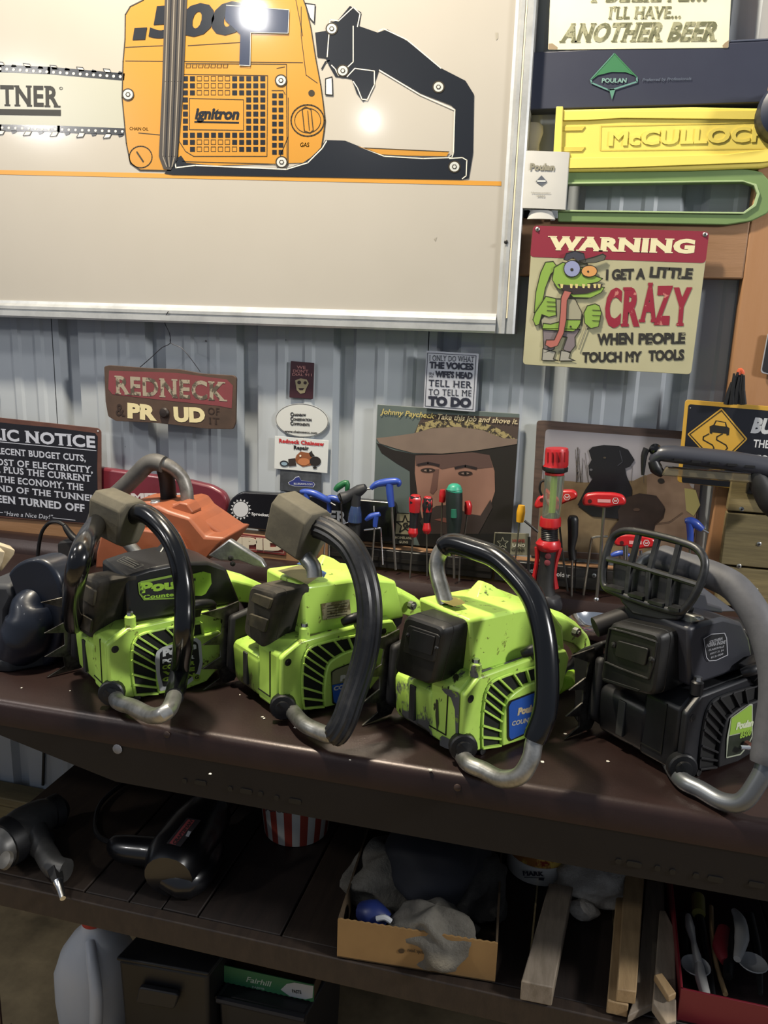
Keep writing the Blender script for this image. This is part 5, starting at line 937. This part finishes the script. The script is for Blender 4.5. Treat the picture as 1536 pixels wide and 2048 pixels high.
for yy in (833, 868): b = MB(); S = vsign(YW - .0155, V6); b.lathe(S.P(363 - (yy - 833) * .1, yy), (0, -1, 0), [(0, .0062), (.002, .0058), (.003, .003)], 12); obj('button', b, mat('#6b2b33', .5), t)
pxloft('base', [(300, 1028, 402, 1034), (296, 1045, 430, 1050), (300, 1075, 440, 1085), (330, 1108, 438, 1112)], YW, mat('#26272b', .45), t, 1, V6)
S = vsign(YW, V6); b = MB(); b.tube([S.P(343, 430), S.P(325, 440), S.P(318, 475), S.P(330, 510)], .0022, 8, 4); obj('hook', b, BLK, t)
# black work light lying across at the right
t = thing('work_light', 'black inspection light with clear lens lying across the right side', 'work light', onY(1480, 990, 1.56)); S = vsign(1.575, V6)
b = MB(); b.tube([S.P(x, y) for x, y in ((915, 330), (960, 290), (1040, 290), (1180, 305), (1340, 325), (1480, 350), (1640, 385))], [.007, .0145, .0165, .0175, .0185, .019, .019], 16, 4); obj('handle', b, mat('#33353d', .35, 0, None, None, None, coat=.2), t)
b = MB(); b.tube([S.P(x, y) for x, y in ((925, 325), (940, 365), (975, 400))], [.010, .012, .006], 10, 3); obj('nose', b, BLK, t)
pxy = [(990, 352), (1440, 385), (1482, 455), (1440, 440), (995, 402), (965, 400)]; b = MB(); b.prism([S.P(x, y) - V((0, .010, 0)) for x, y in pxy], (0, .018, 0)); obj('lens', b, mat('#a99f86', .12, trans=.8), t, bevel=.003)
b = MB(); b.tube([S.P(1000, 352) - V((0, .011, 0)), S.P(1440, 386) - V((0, .011, 0))], .0014, 6); obj('lens_edge', b, CHROME, t)
b = MB(); b.tube([S.P(1470, 380), S.P(1500, 450), S.P(1545, 540), S.P(1600, 600)], [.014, .02, .022, .02], 12, 4); obj('lower_grip', b, BLKDULL, t)
b = MB(); b.tube([S.P(1478, 540), S.P(1510, 552), S.P(1560, 560)], .006, 8, 3); obj('chrome_end', b, CHROME, t)
b = MB(); b.lathe(S.P(935, 265) + V((0, .012, 0)), (0, -1, 0), [(0, .002), (.003, .0085), (.011, .0115), (.019, .0085), (.022, .002)], 16); obj('ball_joint', b, BLKGLOSS, t)
b = MB(); b.tube([S.P(890, 260), S.P(875, 300), S.P(868, 400)], [.007, .006, .003], 10, 3); obj('hook', b, BLK, t)
for i in range(5): b = MB(); x = 1055 + i * 94; c_ = S.P(x, 312 + i * 8.5); b.box(c_.x - .008, c_.x + .008, c_.y - .0195, c_.y - .012, c_.z - .0022, c_.z + .002); obj('grip_slot', b, flat('#0c0c0e'), t)

# =================== LEFT END OF THE BENCH ===================
t = thing('bench_grinder', 'grey bench grinder with a dark navy wheel guard at the left edge', 'grinder', onZ(40, 1330, .9)); VZ = (0, 1100, 3.415)
NV = mat('#0b111e', .38, 0, ('#101827', 4, .4, .7), coat=.2)
S = vsign(1.05, VZ); b = MB(); b.prism(rnd([S.P(x, y) for x, y in ((45, 160), (105, 95), (180, 60), (260, 55), (335, 95), (390, 175), (425, 290), (432, 400), (425, 530), (400, 660), (360, 760), (300, 810), (150, 812), (60, 700), (85, 560), (50, 430), (105, 330), (60, 200))], .012), (.012, .045, 0)); obj('wheel_guard', b, NV, t, bevel=.006, seg=4)
b = MB(); b.tube([S.P(x, y) + V((0, dy, 0)) for x, y, dy in ((235, 300, .012), (205, 370, .004), (220, 470, .0), (190, 590, -.004), (110, 690, -.006), (50, 740, -.006))], [.012, .030, .040, .042, .032, .020], 20, 5); obj('lower_cowl', b, NV, t)
b = MB(); b.prism([S.P(x, y) for x, y in ((-160, 235), (60, 238), (90, 330), (45, 420), (40, 600), (0, 640), (-160, 650))], (0, .09, 0)); obj('motor_body', b, mat('#34363b', .6, 0, ('#26282c', 9, .4, .7)), t, bevel=.008)
b = MB(); b.prism([onZ(x, y, .9005) for x, y in ((-60, 1300), (20, 1290), (100, 1330), (20, 1345), (-60, 1340))], (0, 0, .02)); obj('base_plate', b, mat('#26282c', .6), t, bevel=.003)
t = thing('power_adapter', 'black plug-in power adapter with a cable looping up behind the navy guard', 'adapter', onZ(135, 1140, .9)); S = vsign(1.52, Z1)
b = MB(); b.prism(rnd([S.P(x, y) for x, y in ((335, 555), (350, 540), (480, 530), (500, 560), (480, 710), (345, 700))], .006), (0, .05, 0)); obj('adapter_body', b, mat('#1c1b1c', .55), t, bevel=.005)
b = MB(); b.tube([S.P(475, 545), S.P(430, 515), S.P(395, 470), S.P(380, 445)], [.006, .0085, .007, .005], 10, 3); obj('plug', b, BLK, t)
b = MB(); b.tube([S.P(x, y) for x, y in ((380, 445), (340, 425), (290, 432), (250, 480), (232, 550), (222, 640))], .0042, 8, 5); obj('cable', b, BLK, t)
for i, (pts, lab) in enumerate(((((0, 560), (90, 590), (85, 620), (10, 720), (-60, 700), (-60, 560)), 'uppermost of the cream wooden strips at the left edge'), (((-60, 585), (30, 600), (20, 660), (-20, 745), (-60, 740)), 'lower cream wooden strip at the left edge'))):
    S = vsign(1.33 - i * .02, Z1); b = MB(); b.prism([S.P(*p) for p in pts], (-.02, .012, .004)); o = obj('wooden_strip', b, mat('#b9ad94', .6, 0, ('#9d9077', 12, .4, .7)), bevel=.002); tag(o, lab, 'wood strip')
# right edge of the bench
def lying_driver(label, cm, pts, rad, shaft, tipm=STEEL):
    P = [onZ(x, y, .9 + rad[0] * 1.05) for x, y in pts]; t = thing('screwdriver', label, 'screwdriver', P[0] - V((0, 0, rad[0]))); b = MB(); b.tube(P, rad, 13, 3, flute=.1); obj('handle', b, cm, t); b = MB(); b.tube([P[-1], onZ(*shaft, .915)], .0028, 8); obj('shaft', b, tipm, t)
lying_driver('screwdriver with clear red handle lying at the right edge', mat('#b0281f', .2, coat=.3), [(1512, 1432), (1515, 1400), (1520, 1375)], [.0135, .0135, .011], (1527, 1335))
lying_driver('screwdriver with yellow and black handle below the red one', mat('#b99b1c', .35), [(1522, 1462), (1530, 1445), (1540, 1425)], [.013, .014, .012], (1575, 1360))
t = thing('steel_bowl', 'small polished steel bowl behind the chipped saw', 'bowl', onZ(1205, 1265, .94)); c_ = onZ(1195, 1275, .905); b = MB(); b.lathe(c_, (0, 0, 1), [(0, .02), (.001, .03), (.012, .045), (.028, .056), (.030, .058), (.0305, .0555), (.026, .053), (.012, .042), (.004, .028), (.003, .001)], 32); obj('bowl_body', b, CHROME, t)

# =================== LOWER SHELF ===================
V7 = (0, 1480, 2.259); V8 = (640, 1580, 1.714)
def zp(v, x, y, z): return onZ(v[0] + x / v[2], v[1] + y / v[2], z)
t = thing('impact_wrench', 'dull silver air impact wrench lying on the lower shelf', 'impact wrench', zp(V7, 180, 480, .58)); AL2 = mat('#6d6c6a', .45, .6, ('#4d4c4a', 12, .35, .7))
b = MB(); b.tube([zp(V7, 50, 440, .618), zp(V7, 120, 385, .620), zp(V7, 190, 345, .618), zp(V7, 235, 330, .616)], [.034, .034, .030, .024], 16, 4); obj('motor_housing', b, AL2, t)
b = MB(); b.tube([zp(V7, 225, 332, .616), zp(V7, 262, 318, .614), zp(V7, 300, 305, .612)], [.028, .030, .012], 16, 3); obj('rear_cap', b, BLKDULL, t)
b = MB(); b.tube([zp(V7, 10, 478, .618), zp(V7, 60, 445, .618)], [.038, .040], 20); obj('front_ring', b, BLK, t)
b = MB(); b.tube([zp(V7, -60, 520, .616), zp(V7, -20, 500, .617), zp(V7, 15, 475, .618)], [.012, .03, .034], 18, 3); obj('nose', b, AL2, t)
b = MB(); b.lathe(zp(V7, 32, 545, .640), (-.3, -.7, .6), [(0, .014), (.006, .013), (.008, .006)], 14); obj('oil_port', b, AL2, t)
b = MB(); b.tube([zp(V7, 150, 430, .612), zp(V7, 200, 500, .604), zp(V7, 245, 570, .600), zp(V7, 300, 590, .600)], [.026, .018, .018, .018], 14, 4); obj('grip', b, AL2, t)
b = MB(); b.tube([zp(V7, 250, 590, .602), zp(V7, 262, 640, .598)], [.013, .009], 6); obj('hose_fitting', b, DARKST, t); b = MB(); b.tube([zp(V7, 262, 638, .598), zp(V7, 272, 670, .594), zp(V7, 284, 716, .590)], [.008, .006, .0045], 10, 3); obj('air_nipple', b, STEEL, t)
b = MB(); b.tube([zp(V7, 205, 430, .612), zp(V7, 225, 425, .612), zp(V7, 235, 455, .608)], .005, 8, 3); obj('trigger', b, BLKDULL, t)
t = thing('electric_drill', 'black electric drill with a red label lying on the lower shelf', 'drill', zp(V7, 800, 600, .58)); DB = mat('#101013', .28, coat=.3)
b = MB(); b.tube([zp(V7, 945, 330, .628), zp(V7, 880, 420, .630), zp(V7, 800, 540, .628), zp(V7, 760, 620, .624)], [.040, .048, .050, .038], 18, 4); obj('motor_housing', b, DB, t)
b = MB(); b.tube([zp(V7, 800, 520, .622), zp(V7, 690, 505, .618), zp(V7, 560, 490, .612), zp(V7, 520, 470, .610)], [.03, .024, .022, .016], 14, 4); obj('handle', b, DB, t)
b = MB(); b.tube([zp(V7, 760, 600, .61), zp(V7, 850, 640, .605), zp(V7, 920, 560, .61), zp(V7, 960, 480, .61)], [.026, .026, .026, .02], 12, 4); obj('gear_case', b, DB, t)
b = MB(); b.tube([zp(V7, 960, 320, .628), zp(V7, 1010, 270, .628), zp(V7, 1080, 240, .626)], [.022, .020, .012], 12, 3); obj('chuck', b, DARKST, t)
b = MB(); b.tube([zp(V7, 525, 470, .61), zp(V7, 450, 440, .6), zp(V7, 430, 380, .59), zp(V7, 460, 280, .588), zp(V7, 580, 185, .588), zp(V7, 700, 150, .588)], .0042, 8, 6); obj('cord', b, BLK, t)
nrm = (V((0, 0, H)) - zp(V7, 830, 420, .672)).normalized(); S = Sign(zp(V7, 830, 420, .683), (nrm + V((0, 0, .6))), V7); S.panel('label_plate', '#1b1416', [(845, 350), (908, 362), (815, 482), (752, 466)], .001, t, .001, 0)
S.poly('red_label', '#7c3030', [(850, 358), (880, 364), (792, 474), (765, 466)], 1); S.text('CRAFTSMAN', (790, 474), (872, 368), 16, '#2a1314', layer=2, bold=.05); S.poly('white_label', '#8d8d90', [(850, 410), (864, 414), (852, 438), (838, 434)], 1); S.done(t)
# striped tub and the can
def tub(label, name, cx_, cyb, r0, r1, h, stripes, cat):
    c_ = onZ(cx_, cyb, .58); c_ = c_ + V((0, r0, 0)); t = thing(name, label, cat, c_)
    if stripes:
        n = 28
        for i in range(n):
            col = '#8f3a2c' if i % 2 else '#b9b7ae'; b = MB(); A = [2 * math.pi * (i + k / 3) / n for k in range(4)]
            P0 = [c_ + V((r0 * math.cos(a), r0 * math.sin(a), 0)) for a in A]; P1 = [c_ + V((r1 * math.cos(a), r1 * math.sin(a), h * .78)) for a in A]; b.loft([P0, P1], cap=False, closed=False)
            o = obj('stripe', b, mat(col, .45), t)
        b = MB(); b.lathe(c_ + V((0, 0, h * .781)), (0, 0, 1), [(0, r1 * .999), (h * .2, r1 * 1.04), (h * .22, r1 * 1.07), (h * .23, r1 * 1.0), (0.002, r1 * .95)], 40); obj('plain_rim', b, mat('#b9b7ae', .45), t)
        S = Sign(c_ + V((-r1 * .2, -r1 * 1.08, 0)), (0, -1, 0), V7); S.text('POPCORN', (1200, 322), (1330, 335), 16, '#2a2626', bold=.05); S.done(t)
    return t, c_
tub('red and white striped popcorn tub on the lower shelf', 'popcorn_tub', 570, 1692, .057, .068, .13, True, 'tub')
c_ = onZ(1072, 1772, .58) + V((0, .052, 0)); t = thing('food_can', 'white can with red and yellow band beside the white towel', 'can', c_)
b = MB(); b.lathe(c_, (0, 0, 1), [(0, .050), (.002, .053), (.034, .054), (.0345, .053)], 36); obj('white_band', b, mat('#b5b3ad', .4), t)
b = MB(); b.lathe(c_ + V((0, 0, .035)), (0, 0, 1), [(0, .0535), (.075, .0545), (.078, .056), (.082, .056), (.083, .050)], 36); obj('coloured_band', b, mat('#8a5a2a', .4, 0, ('#c0a04a', 14, .48, .52), chips=(('#7d2a20', 9, .56),)), t)
S = Sign(c_ + V((0, -.0545, 0)), (0, -1, 0), V8); S.text('MARK', (695, 293), (768, 296), 15, '#1a1c2c', bold=.06, serif=True); S.line('underline', '#1a1c2c', [(700, 299), (770, 302)], 2, 2); S.poly('print_block', '#1a1c2c', [(750, 302), (768, 303), (767, 311), (749, 309)], 2); S.done(t)
def blob(name, c, rad, m, seed, lab, cat, n=26, amp=.25, parent=None, fold=6):
    random.seed(seed); bm_ = MB(); ph = [random.uniform(0, 6.28) for _ in range(8)]; rings = []
    for i in range(n + 1):
        th = math.pi * i / n; ring = []
        for k in range(2 * n):
            a = math.pi * k / n; f = 1 + amp * (.5 * math.sin(3 * a + ph[0] + 2 * math.sin(2 * th + ph[1])) + .35 * math.sin(fold * a + ph[2] + 3 * th) * math.sin(4 * th + ph[3]) + .25 * math.sin(9 * th + ph[4] + 2 * math.cos(3 * a))) * math.sin(th)
            z = rad[2] * math.cos(th) * (1 + amp * .6 * math.sin(4 * a + ph[5]) * math.sin(th)); ring.append(V(c) + V((rad[0] * f * math.sin(th) * math.cos(a), rad[1] * f * math.sin(th) * math.sin(a), max(z, -rad[2] * .55) + rad[2] * .55)))
        rings.append(ring)
    bm_.loft(rings, cap=False); o = obj(name, bm_, m, parent, sharp=70)
    if lab: tag(o, lab, cat)
    return o
blob('towel', zp(V8, 930, 345, .581), (.062, .05, .038), mat('#a39e95', .95, 0, ('#918c83', 40, .4, .6), (300, .8, .002)), 3, 'crumpled off-white terry towel beside the white can', 'towel', amp=.22)
blob('towel_corner', zp(V8, 900, 425, .581), (.024, .018, .014), mat('#a39e95', .95, 0, ('#918c83', 40, .4, .6), (300, .8, .002)), 8, 'small folded scrap of off-white towel in front of the crumpled towel', 'towel', amp=.15)
# cardboard box with rags
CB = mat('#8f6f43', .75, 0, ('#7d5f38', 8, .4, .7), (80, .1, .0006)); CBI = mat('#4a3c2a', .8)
t = thing('cardboard_box', 'open brown cardboard box full of grey rags on the lower shelf', 'box', zp(V8, 330, 620, .58))
A = zp(V8, 58, 572, .5815); B_ = zp(V8, 600, 660, .5815); hh = .062; dr = V((B_.x - A.x, B_.y - A.y, 0)); nn = V((-dr.y, dr.x, 0)).normalized() * .30; up_ = V((0, 0, hh)); th = nn.normalized() * .003; dn_ = dr.normalized() * .003
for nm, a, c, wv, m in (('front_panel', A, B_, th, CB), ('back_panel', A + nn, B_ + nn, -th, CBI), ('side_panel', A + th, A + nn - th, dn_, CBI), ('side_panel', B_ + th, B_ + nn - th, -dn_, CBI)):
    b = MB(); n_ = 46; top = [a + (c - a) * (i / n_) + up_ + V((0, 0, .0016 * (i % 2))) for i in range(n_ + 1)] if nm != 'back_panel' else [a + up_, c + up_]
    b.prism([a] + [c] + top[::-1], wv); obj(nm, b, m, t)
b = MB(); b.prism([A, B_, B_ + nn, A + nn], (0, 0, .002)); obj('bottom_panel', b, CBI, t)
S = Sign(A, dr.cross(V((0, 0, 1))), V8); S.text('thank you', (372, 556), (300, 546), -12, '#3a2a1a', bold=.03); S.circ('mark', '#3a2a1a', 279, 552, 11, 2, 8); S.done(t)
RG = mat('#6d6960', .95, 0, ('#57534b', 14, .4, .6), (200, .8, .003)); mid = (A + B_) / 2
blob('rag', A + dr * .25 + nn * .45 + V((0, 0, .006)), (.07, .075, .05), RG, 11, 'lighter grey rag bunched at the left of the cardboard box', 'rag', amp=.35)
blob('rag', A + dr * .60 + nn * .10 + V((0, 0, .008)), (.062, .042, .050), RG, 12, 'grey rag drooping over the front of the cardboard box', 'rag', amp=.4)
blob('rag', A + dr * .82 + nn * .5 + V((0, 0, .006)), (.045, .085, .05), mat('#3a3834', .95, 0, ('#2b2926', 14, .4, .6), (200, .8, .003)), 14, 'darker grey rag at the right of the cardboard box', 'rag', amp=.38)
blob('cloth_cap', A + dr * .55 + nn * .52 + V((0, 0, .035)), (.080, .105, .066), mat('#0e1016', .8, 0, ('#13151d', 6, .4, .6)), 5, 'dark navy cloth heaped on the rags in the cardboard box', 'cloth', amp=.12)
b = MB(); b.tube([A + dr * .12 + nn * .12 + V((0, 0, .05)), A + dr * .2 + nn * .10 + V((0, 0, .055)), A + dr * .30 + nn * .08 + V((0, 0, .05))], [.014, .02, .012], 12, 3); o = obj('blue_bottle', b, mat('#1d2a5e', .4)); tag(o, 'blue plastic bottle poking out at the left front of the cardboard box', 'bottle')
b = MB(); b.tube([A + dr * .24 + nn * .04 + V((0, 0, .063)), A + dr * .29 + nn * .04 + V((0, 0, .067)), A + dr * .33 + nn * .04 + V((0, 0, .062))], .004, 8, 3); o = obj('plastic_loop', b, mat('#aeb0b2', .5)); tag(o, 'small white plastic loop beside the blue bottle in the cardboard box', 'loop')
# offcuts
WG = mat('#85796a', .75, 0, ('#6f6455', 8, .35, .7), (60, .3, .001), stretch=(14, 2, 8)); WY_ = mat('#a18660', .7, 0, ('#8b7250', 8, .35, .7), (60, .3, .001), stretch=(14, 2, 8))
def offcut(label, pts, ztop, hgt, m, name='wood_offcut'):
    P = [zp(V8, x, y, ztop) for x, y in pts]; b = MB(); b.prism(P, (0, 0, -hgt)); return tag(obj(name, b, m, bevel=.0015), label, 'wood')
offcut('short grey weathered wood block in front of the white can', [(785, 318), (868, 332), (800, 655 + 22), (690, 655)], .612, .030, WG)
offcut('long pale wood strip, upper of the stacked pair', [(1045, 292), (1112, 300), (1085, 692), (1018, 682)], .622, .020, WY_)
offcut('long pale wood strip, lower of the stacked pair', [(1022, 290), (1050, 292), (1058, 738), (985, 722)], .6015, .020, WY_)
offcut('grey flat board lying right of the pale strips', [(1118, 308), (1180, 315), (1185, 560), (1165, 720), (1055, 775), (1080, 700)], .596, .012, WG)
offcut('grey slanting strip of wood right of the grey flat board', [(1165, 412), (1185, 412), (1218, 480), (1222, 790), (1190, 800), (1140, 730)], .612, .014, WG)
offcut('small pale wood scrap lying on the grey boards', [(1145, 632), (1172, 625), (1222, 695), (1195, 708)], .626, .010, WY_)
# red drawer with brushes
t = thing('red_tray', 'red metal tray of brushes and small tools at the right of the shelf', 'tray', zp(V8, 1380, 740, .58)); RM = mat('#6e1c26', .4, .1)
A = zp(V8, 1222, 790, .5815); B_ = zp(V8, 1620, 880, .5815); bk = V((0.01, .33, 0)); w3 = .003
for nm, a, c, hh in (('front_wall', A, B_, .05), ('side_wall', A, A + bk, .05), ('back_wall', A + bk, B_ + bk, .05)):
    b = MB(); d = (c - a).normalized(); n_ = V((-d.y, d.x, 0)) * (w3 if nm != 'side_wall' else -w3); b.prism([a, c, c + V((0, 0, hh)), a + V((0, 0, hh))], n_); obj(nm, b, RM, t, bevel=.0006)
b = MB(); b.prism([A, B_, B_ + bk, A + bk], (0, 0, .002)); obj('floor_sheet', b, mat('#1f1416', .6), t)
def stick(label, name, cat, pts, r, m, z=.60, extra=None):
    P = [zp(V8, x, y, z) for x, y in pts]; b = MB(); b.tube(P, r, 10, 4 if len(P) > 2 else 0); o = obj(name, b, m); tag(o, label, cat); return o
WP = mat('#9d9c99', .45)
stick('white toothbrush, upper of the two in the red tray', 'toothbrush', 'brush', [(1262, 430), (1268, 470), (1280, 520), (1292, 570), (1298, 595)], [.004, .007, .004, .006, .005], WP, .612)
stick('white toothbrush, lower of the two in the red tray', 'toothbrush', 'brush', [(1300, 600), (1305, 640), (1318, 690), (1328, 735)], [.006, .008, .007, .005], WP, .610)
for i, (x, y, l) in enumerate(((1285, 622, 'clear round plastic scoop at the left of the red tray'), (1480, 612, 'clear round plastic scoop at the right of the red tray'))):
    c_ = zp(V8, x, y, .602); b = MB(); b.lathe(c_, (0, 0, 1), [(0, .006), (.004, .014), (.010, .020), (.011, .019), (.005, .012), (.003, .001)], 20); tag(obj('plastic_scoop', b, mat('#8f9090', .25)), l, 'scoop')
stick('yellow-tipped marker in the red tray', 'marker', 'marker', [(1296, 368), (1298, 425)], .010, mat('#6f6a35', .5), .606)
stick('long black brush handle beside the yellow-tipped marker', 'brush_handle', 'brush', [(1300, 430), (1325, 560), (1350, 740)], [.007, .006, .004], BLK, .600)
stick('red plier handle in the middle of the red tray', 'plier_handle', 'pliers', [(1385, 480), (1375, 540), (1392, 590)], [.010, .012, .007], mat('#6a1c24', .5), .604)
stick('black plier handle beside the red one', 'plier_handle', 'pliers', [(1405, 490), (1405, 560), (1398, 640)], [.006, .009, .006], BLK, .604)
stick('white curved plastic scraper standing out in the red tray', 'white_scraper', 'scraper', [(1418, 412), (1440, 450), (1446, 510), (1430, 580)], [.004, .009, .010, .005], WP, .618)
stick('dark file lying at the left wall of the red tray', 'file', 'file', [(1245, 420), (1250, 560)], .006, DARKST, .598)
stick('dark screwdriver lying at the right in the red tray', 'screwdriver', 'screwdriver', [(1470, 430), (1500, 560), (1510, 700)], [.008, .006, .003], BLKDULL, .600)
stick('thin wooden dowel lying in the red tray', 'dowel', 'dowel', [(1340, 400), (1350, 560), (1390, 700)], .0035, WY_, .596)
# =================== ON THE FLOOR ===================
c_ = V((-.885, 1.225, 0)); t = thing('milk_jug', 'cloudy plastic milk jug with red cap on the floor', 'jug', c_)
JM = mat('#d0d6df', .4, 0, None, (14, .1, .002), trans=.25)
b = MB(); rings = []
for z, r, sq in ((.0, .062, .3), (.004, .070, .35), (.09, .076, .35), (.16, .076, .3), (.195, .066, .2), (.225, .046, .1), (.245, .026, 0), (.258, .022, 0)):
    ring = []
    for k in range(28):
        a = 2 * math.pi * k / 28; ca, sa = math.cos(a), math.sin(a); f = (1 / max(abs(ca), abs(sa))) ** sq; ring.append(c_ + V((r * ca * f, r * sa * f, z)))
    rings.append(ring)
b.loft(rings); obj('jug_body', b, JM, t, sharp=60)
b = MB(); b.tube([c_ + V(p) for p in ((.01, -.03, .235), (.035, -.060, .215), (.055, -.082, .17), (.055, -.088, .11), (.04, -.075, .08))], [.010, .012, .013, .013, .010], 12, 5); obj('jug_handle', b, JM, t)
b = MB(); b.lathe(c_ + V((0, 0, .256)), (0, 0, 1), [(0, .022), (.002, .0235), (.018, .023), (.020, .019)], 24); obj('red_cap', b, mat('#a32a24', .4), t)
def bin_(name, label, cat, q, ztop, depth_vec, hgt, m, rim=None):
    """q: front top edge (two pixels of view 7)"""
    a, c = zp(V7, *q[0], ztop), zp(V7, *q[1], ztop); dv = V(depth_vec); t = thing(name, label, cat, V(((a.x + c.x) / 2, a.y, 0)))
    b = MB(); ins = V((0, .012, 0)); top = [a, c, c + dv, a + dv]; ctr = sum(top, V()) / 4; bot = [ctr + (p - ctr) * .93 - V((0, 0, hgt)) for p in top]; b.loft([bot, top]); obj('body', b, m, t, bevel=.006); return t, a, c, dv
BP = mat('#101114', .5, 0, ('#18191d', 6, .4, .7))
t, a, c, dv = bin_('storage_box', 'black plastic storage box with moulded handle, right of the milk jug', 'storage box', ((535, 995), (938, 1065)), .300, (.02, .16, 0), .298, BP)
b = MB(); ctr = (a + c) / 2 + dv / 2 + V((0, 0, .004)); b.prism([ctr + (p - ctr) * 1.03 for p in (a, c, c + dv, a + dv)], (0, 0, .008)); obj('lid', b, BP, t, bevel=.003)
S = Sign(a + V((0, -.002, 0)), (c - a).cross(V((0, 0, 1))), V7); b = MB(); b.prism(rnd([S.P(x, y, 2) for x, y in ((640, 1095), (820, 1128), (800, 1195), (625, 1165))], .008), S.n * .012); obj('moulded_handle', b, mat('#17181c', .5), t, bevel=.004)
t, a, c, dv = bin_('storage_box', 'dark grey lidless bin under the green carton tray', 'storage box', ((985, 1155), (1380, 1245)), .235, (.02, .17, 0), .233, mat('#1b1c20', .5))
b = MB(); b.tube([a + V((0, -.003, -.004)), c + V((0, -.003, -.004))], .007, 8); b.tube([a + V((0, -.003, -.004)), a + dv], .006, 8); obj('rim', b, mat('#212227', .45), t)
t = thing('carton_tray', 'green and white carton tray reading Fairhill Farms on the dark bin', 'carton', zp(V7, 1180, 1130, .25)); ZT = .275
A = zp(V7, 938, 1003, ZT); B_ = zp(V7, 1418, 1108, ZT); dr = B_ - A; nn = V((-dr.y, dr.x, 0)).normalized() * .12; hh = .036; th = nn.normalized() * .002
q = []; N_ = 40
for i in range(N_ + 1): q.append(A + dr * (i / N_) + V((0, 0, -hh - .0018 * (i % 2))))
b = MB(); b.prism([A, B_] + q[::-1], th); obj('front_panel', b, mat('#2f6a45', .55), t)
for a_, c_2, w_ in ((A + nn, B_ + nn, -th), (A + th, A + nn - th, dr.normalized() * .002), (B_ + th, B_ + nn - th, -dr.normalized() * .002)):
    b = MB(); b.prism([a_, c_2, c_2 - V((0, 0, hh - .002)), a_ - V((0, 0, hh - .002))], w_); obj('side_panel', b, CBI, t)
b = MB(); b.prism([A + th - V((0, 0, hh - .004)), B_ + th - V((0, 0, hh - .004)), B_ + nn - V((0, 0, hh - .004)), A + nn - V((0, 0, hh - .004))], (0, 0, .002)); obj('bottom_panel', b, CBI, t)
S = Sign(A, dr.cross(V((0, 0, 1))), V7); S.poly('white_flash', '#a9adb0', [(1268, 1128), (1295, 1102), (1330, 1096), (1416, 1112), (1412, 1165), (1380, 1172), (1310, 1158)], 1)
S.text('Fairhill', (1112, 1092), (1220, 1114), 24, '#a9b7ab', bold=.01, shear=.3, layer=1); S.text('FARMS', (1140, 1120), (1195, 1130), 9, '#8fa596'); S.text('PASTE', (1320, 1142), (1362, 1148), 15, '#25282a', bold=.03); S.done(t)
b = MB(); S = vsign(1.69, (0, 0, 1)); b.tube([S.P(86, 1440), S.P(88, 1500), S.P(86, 1570)], .004, 8); tag(obj('wall_cable', b, BLK), 'black cable running down the metal wall under the bench at the left', 'cable')

# things of one kind share a group
GROUPS = {'chainsaw': 'chainsaws standing on the bench', 't_handle_hex_key': 'hex keys on the magnetic bars', 'l_hex_key': 'L-shaped hex keys on the magnetic bars', 'steel_rod': 'thin rods on the magnetic bars', 'socket': 'chrome sockets on the magnetic bar',
          'tin_sign': 'tin signs on the wall', 'magnetic_tool_bar': 'magnetic tool bars', 'rag': 'rags in the cardboard box', 'wood_offcut': 'wood offcuts on the lower shelf', 'toothbrush': 'toothbrushes in the red tray',
          'plastic_scoop': 'plastic scoops in the red tray', 'plier_handle': 'plier handles in the red tray', 'can_cooler': 'can coolers on the upper board', 'wall_magnet': 'magnets on the wall', 'sticker': 'stickers by the tool bars', 'storage_box': 'boxes under the shelf',
          'wooden_strip': 'wooden strips at the left edge', 'work_light': 'work lights', 'bar_scabbard': 'bar scabbards', 'towel': 'towel scraps on the shelf'}
for o in list(bpy.data.objects):
    if o.parent is None and o.get('category'):
        base = o.name.split('.')[0]
        if base == 'screwdriver': o['group'] = 'screwdrivers in the red tray' if 'tray' in o['label'] else ('screwdrivers lying on the bench' if 'lying' in o['label'] else 'screwdrivers on the magnetic bars')
        elif base in GROUPS: o['group'] = GROUPS[base]
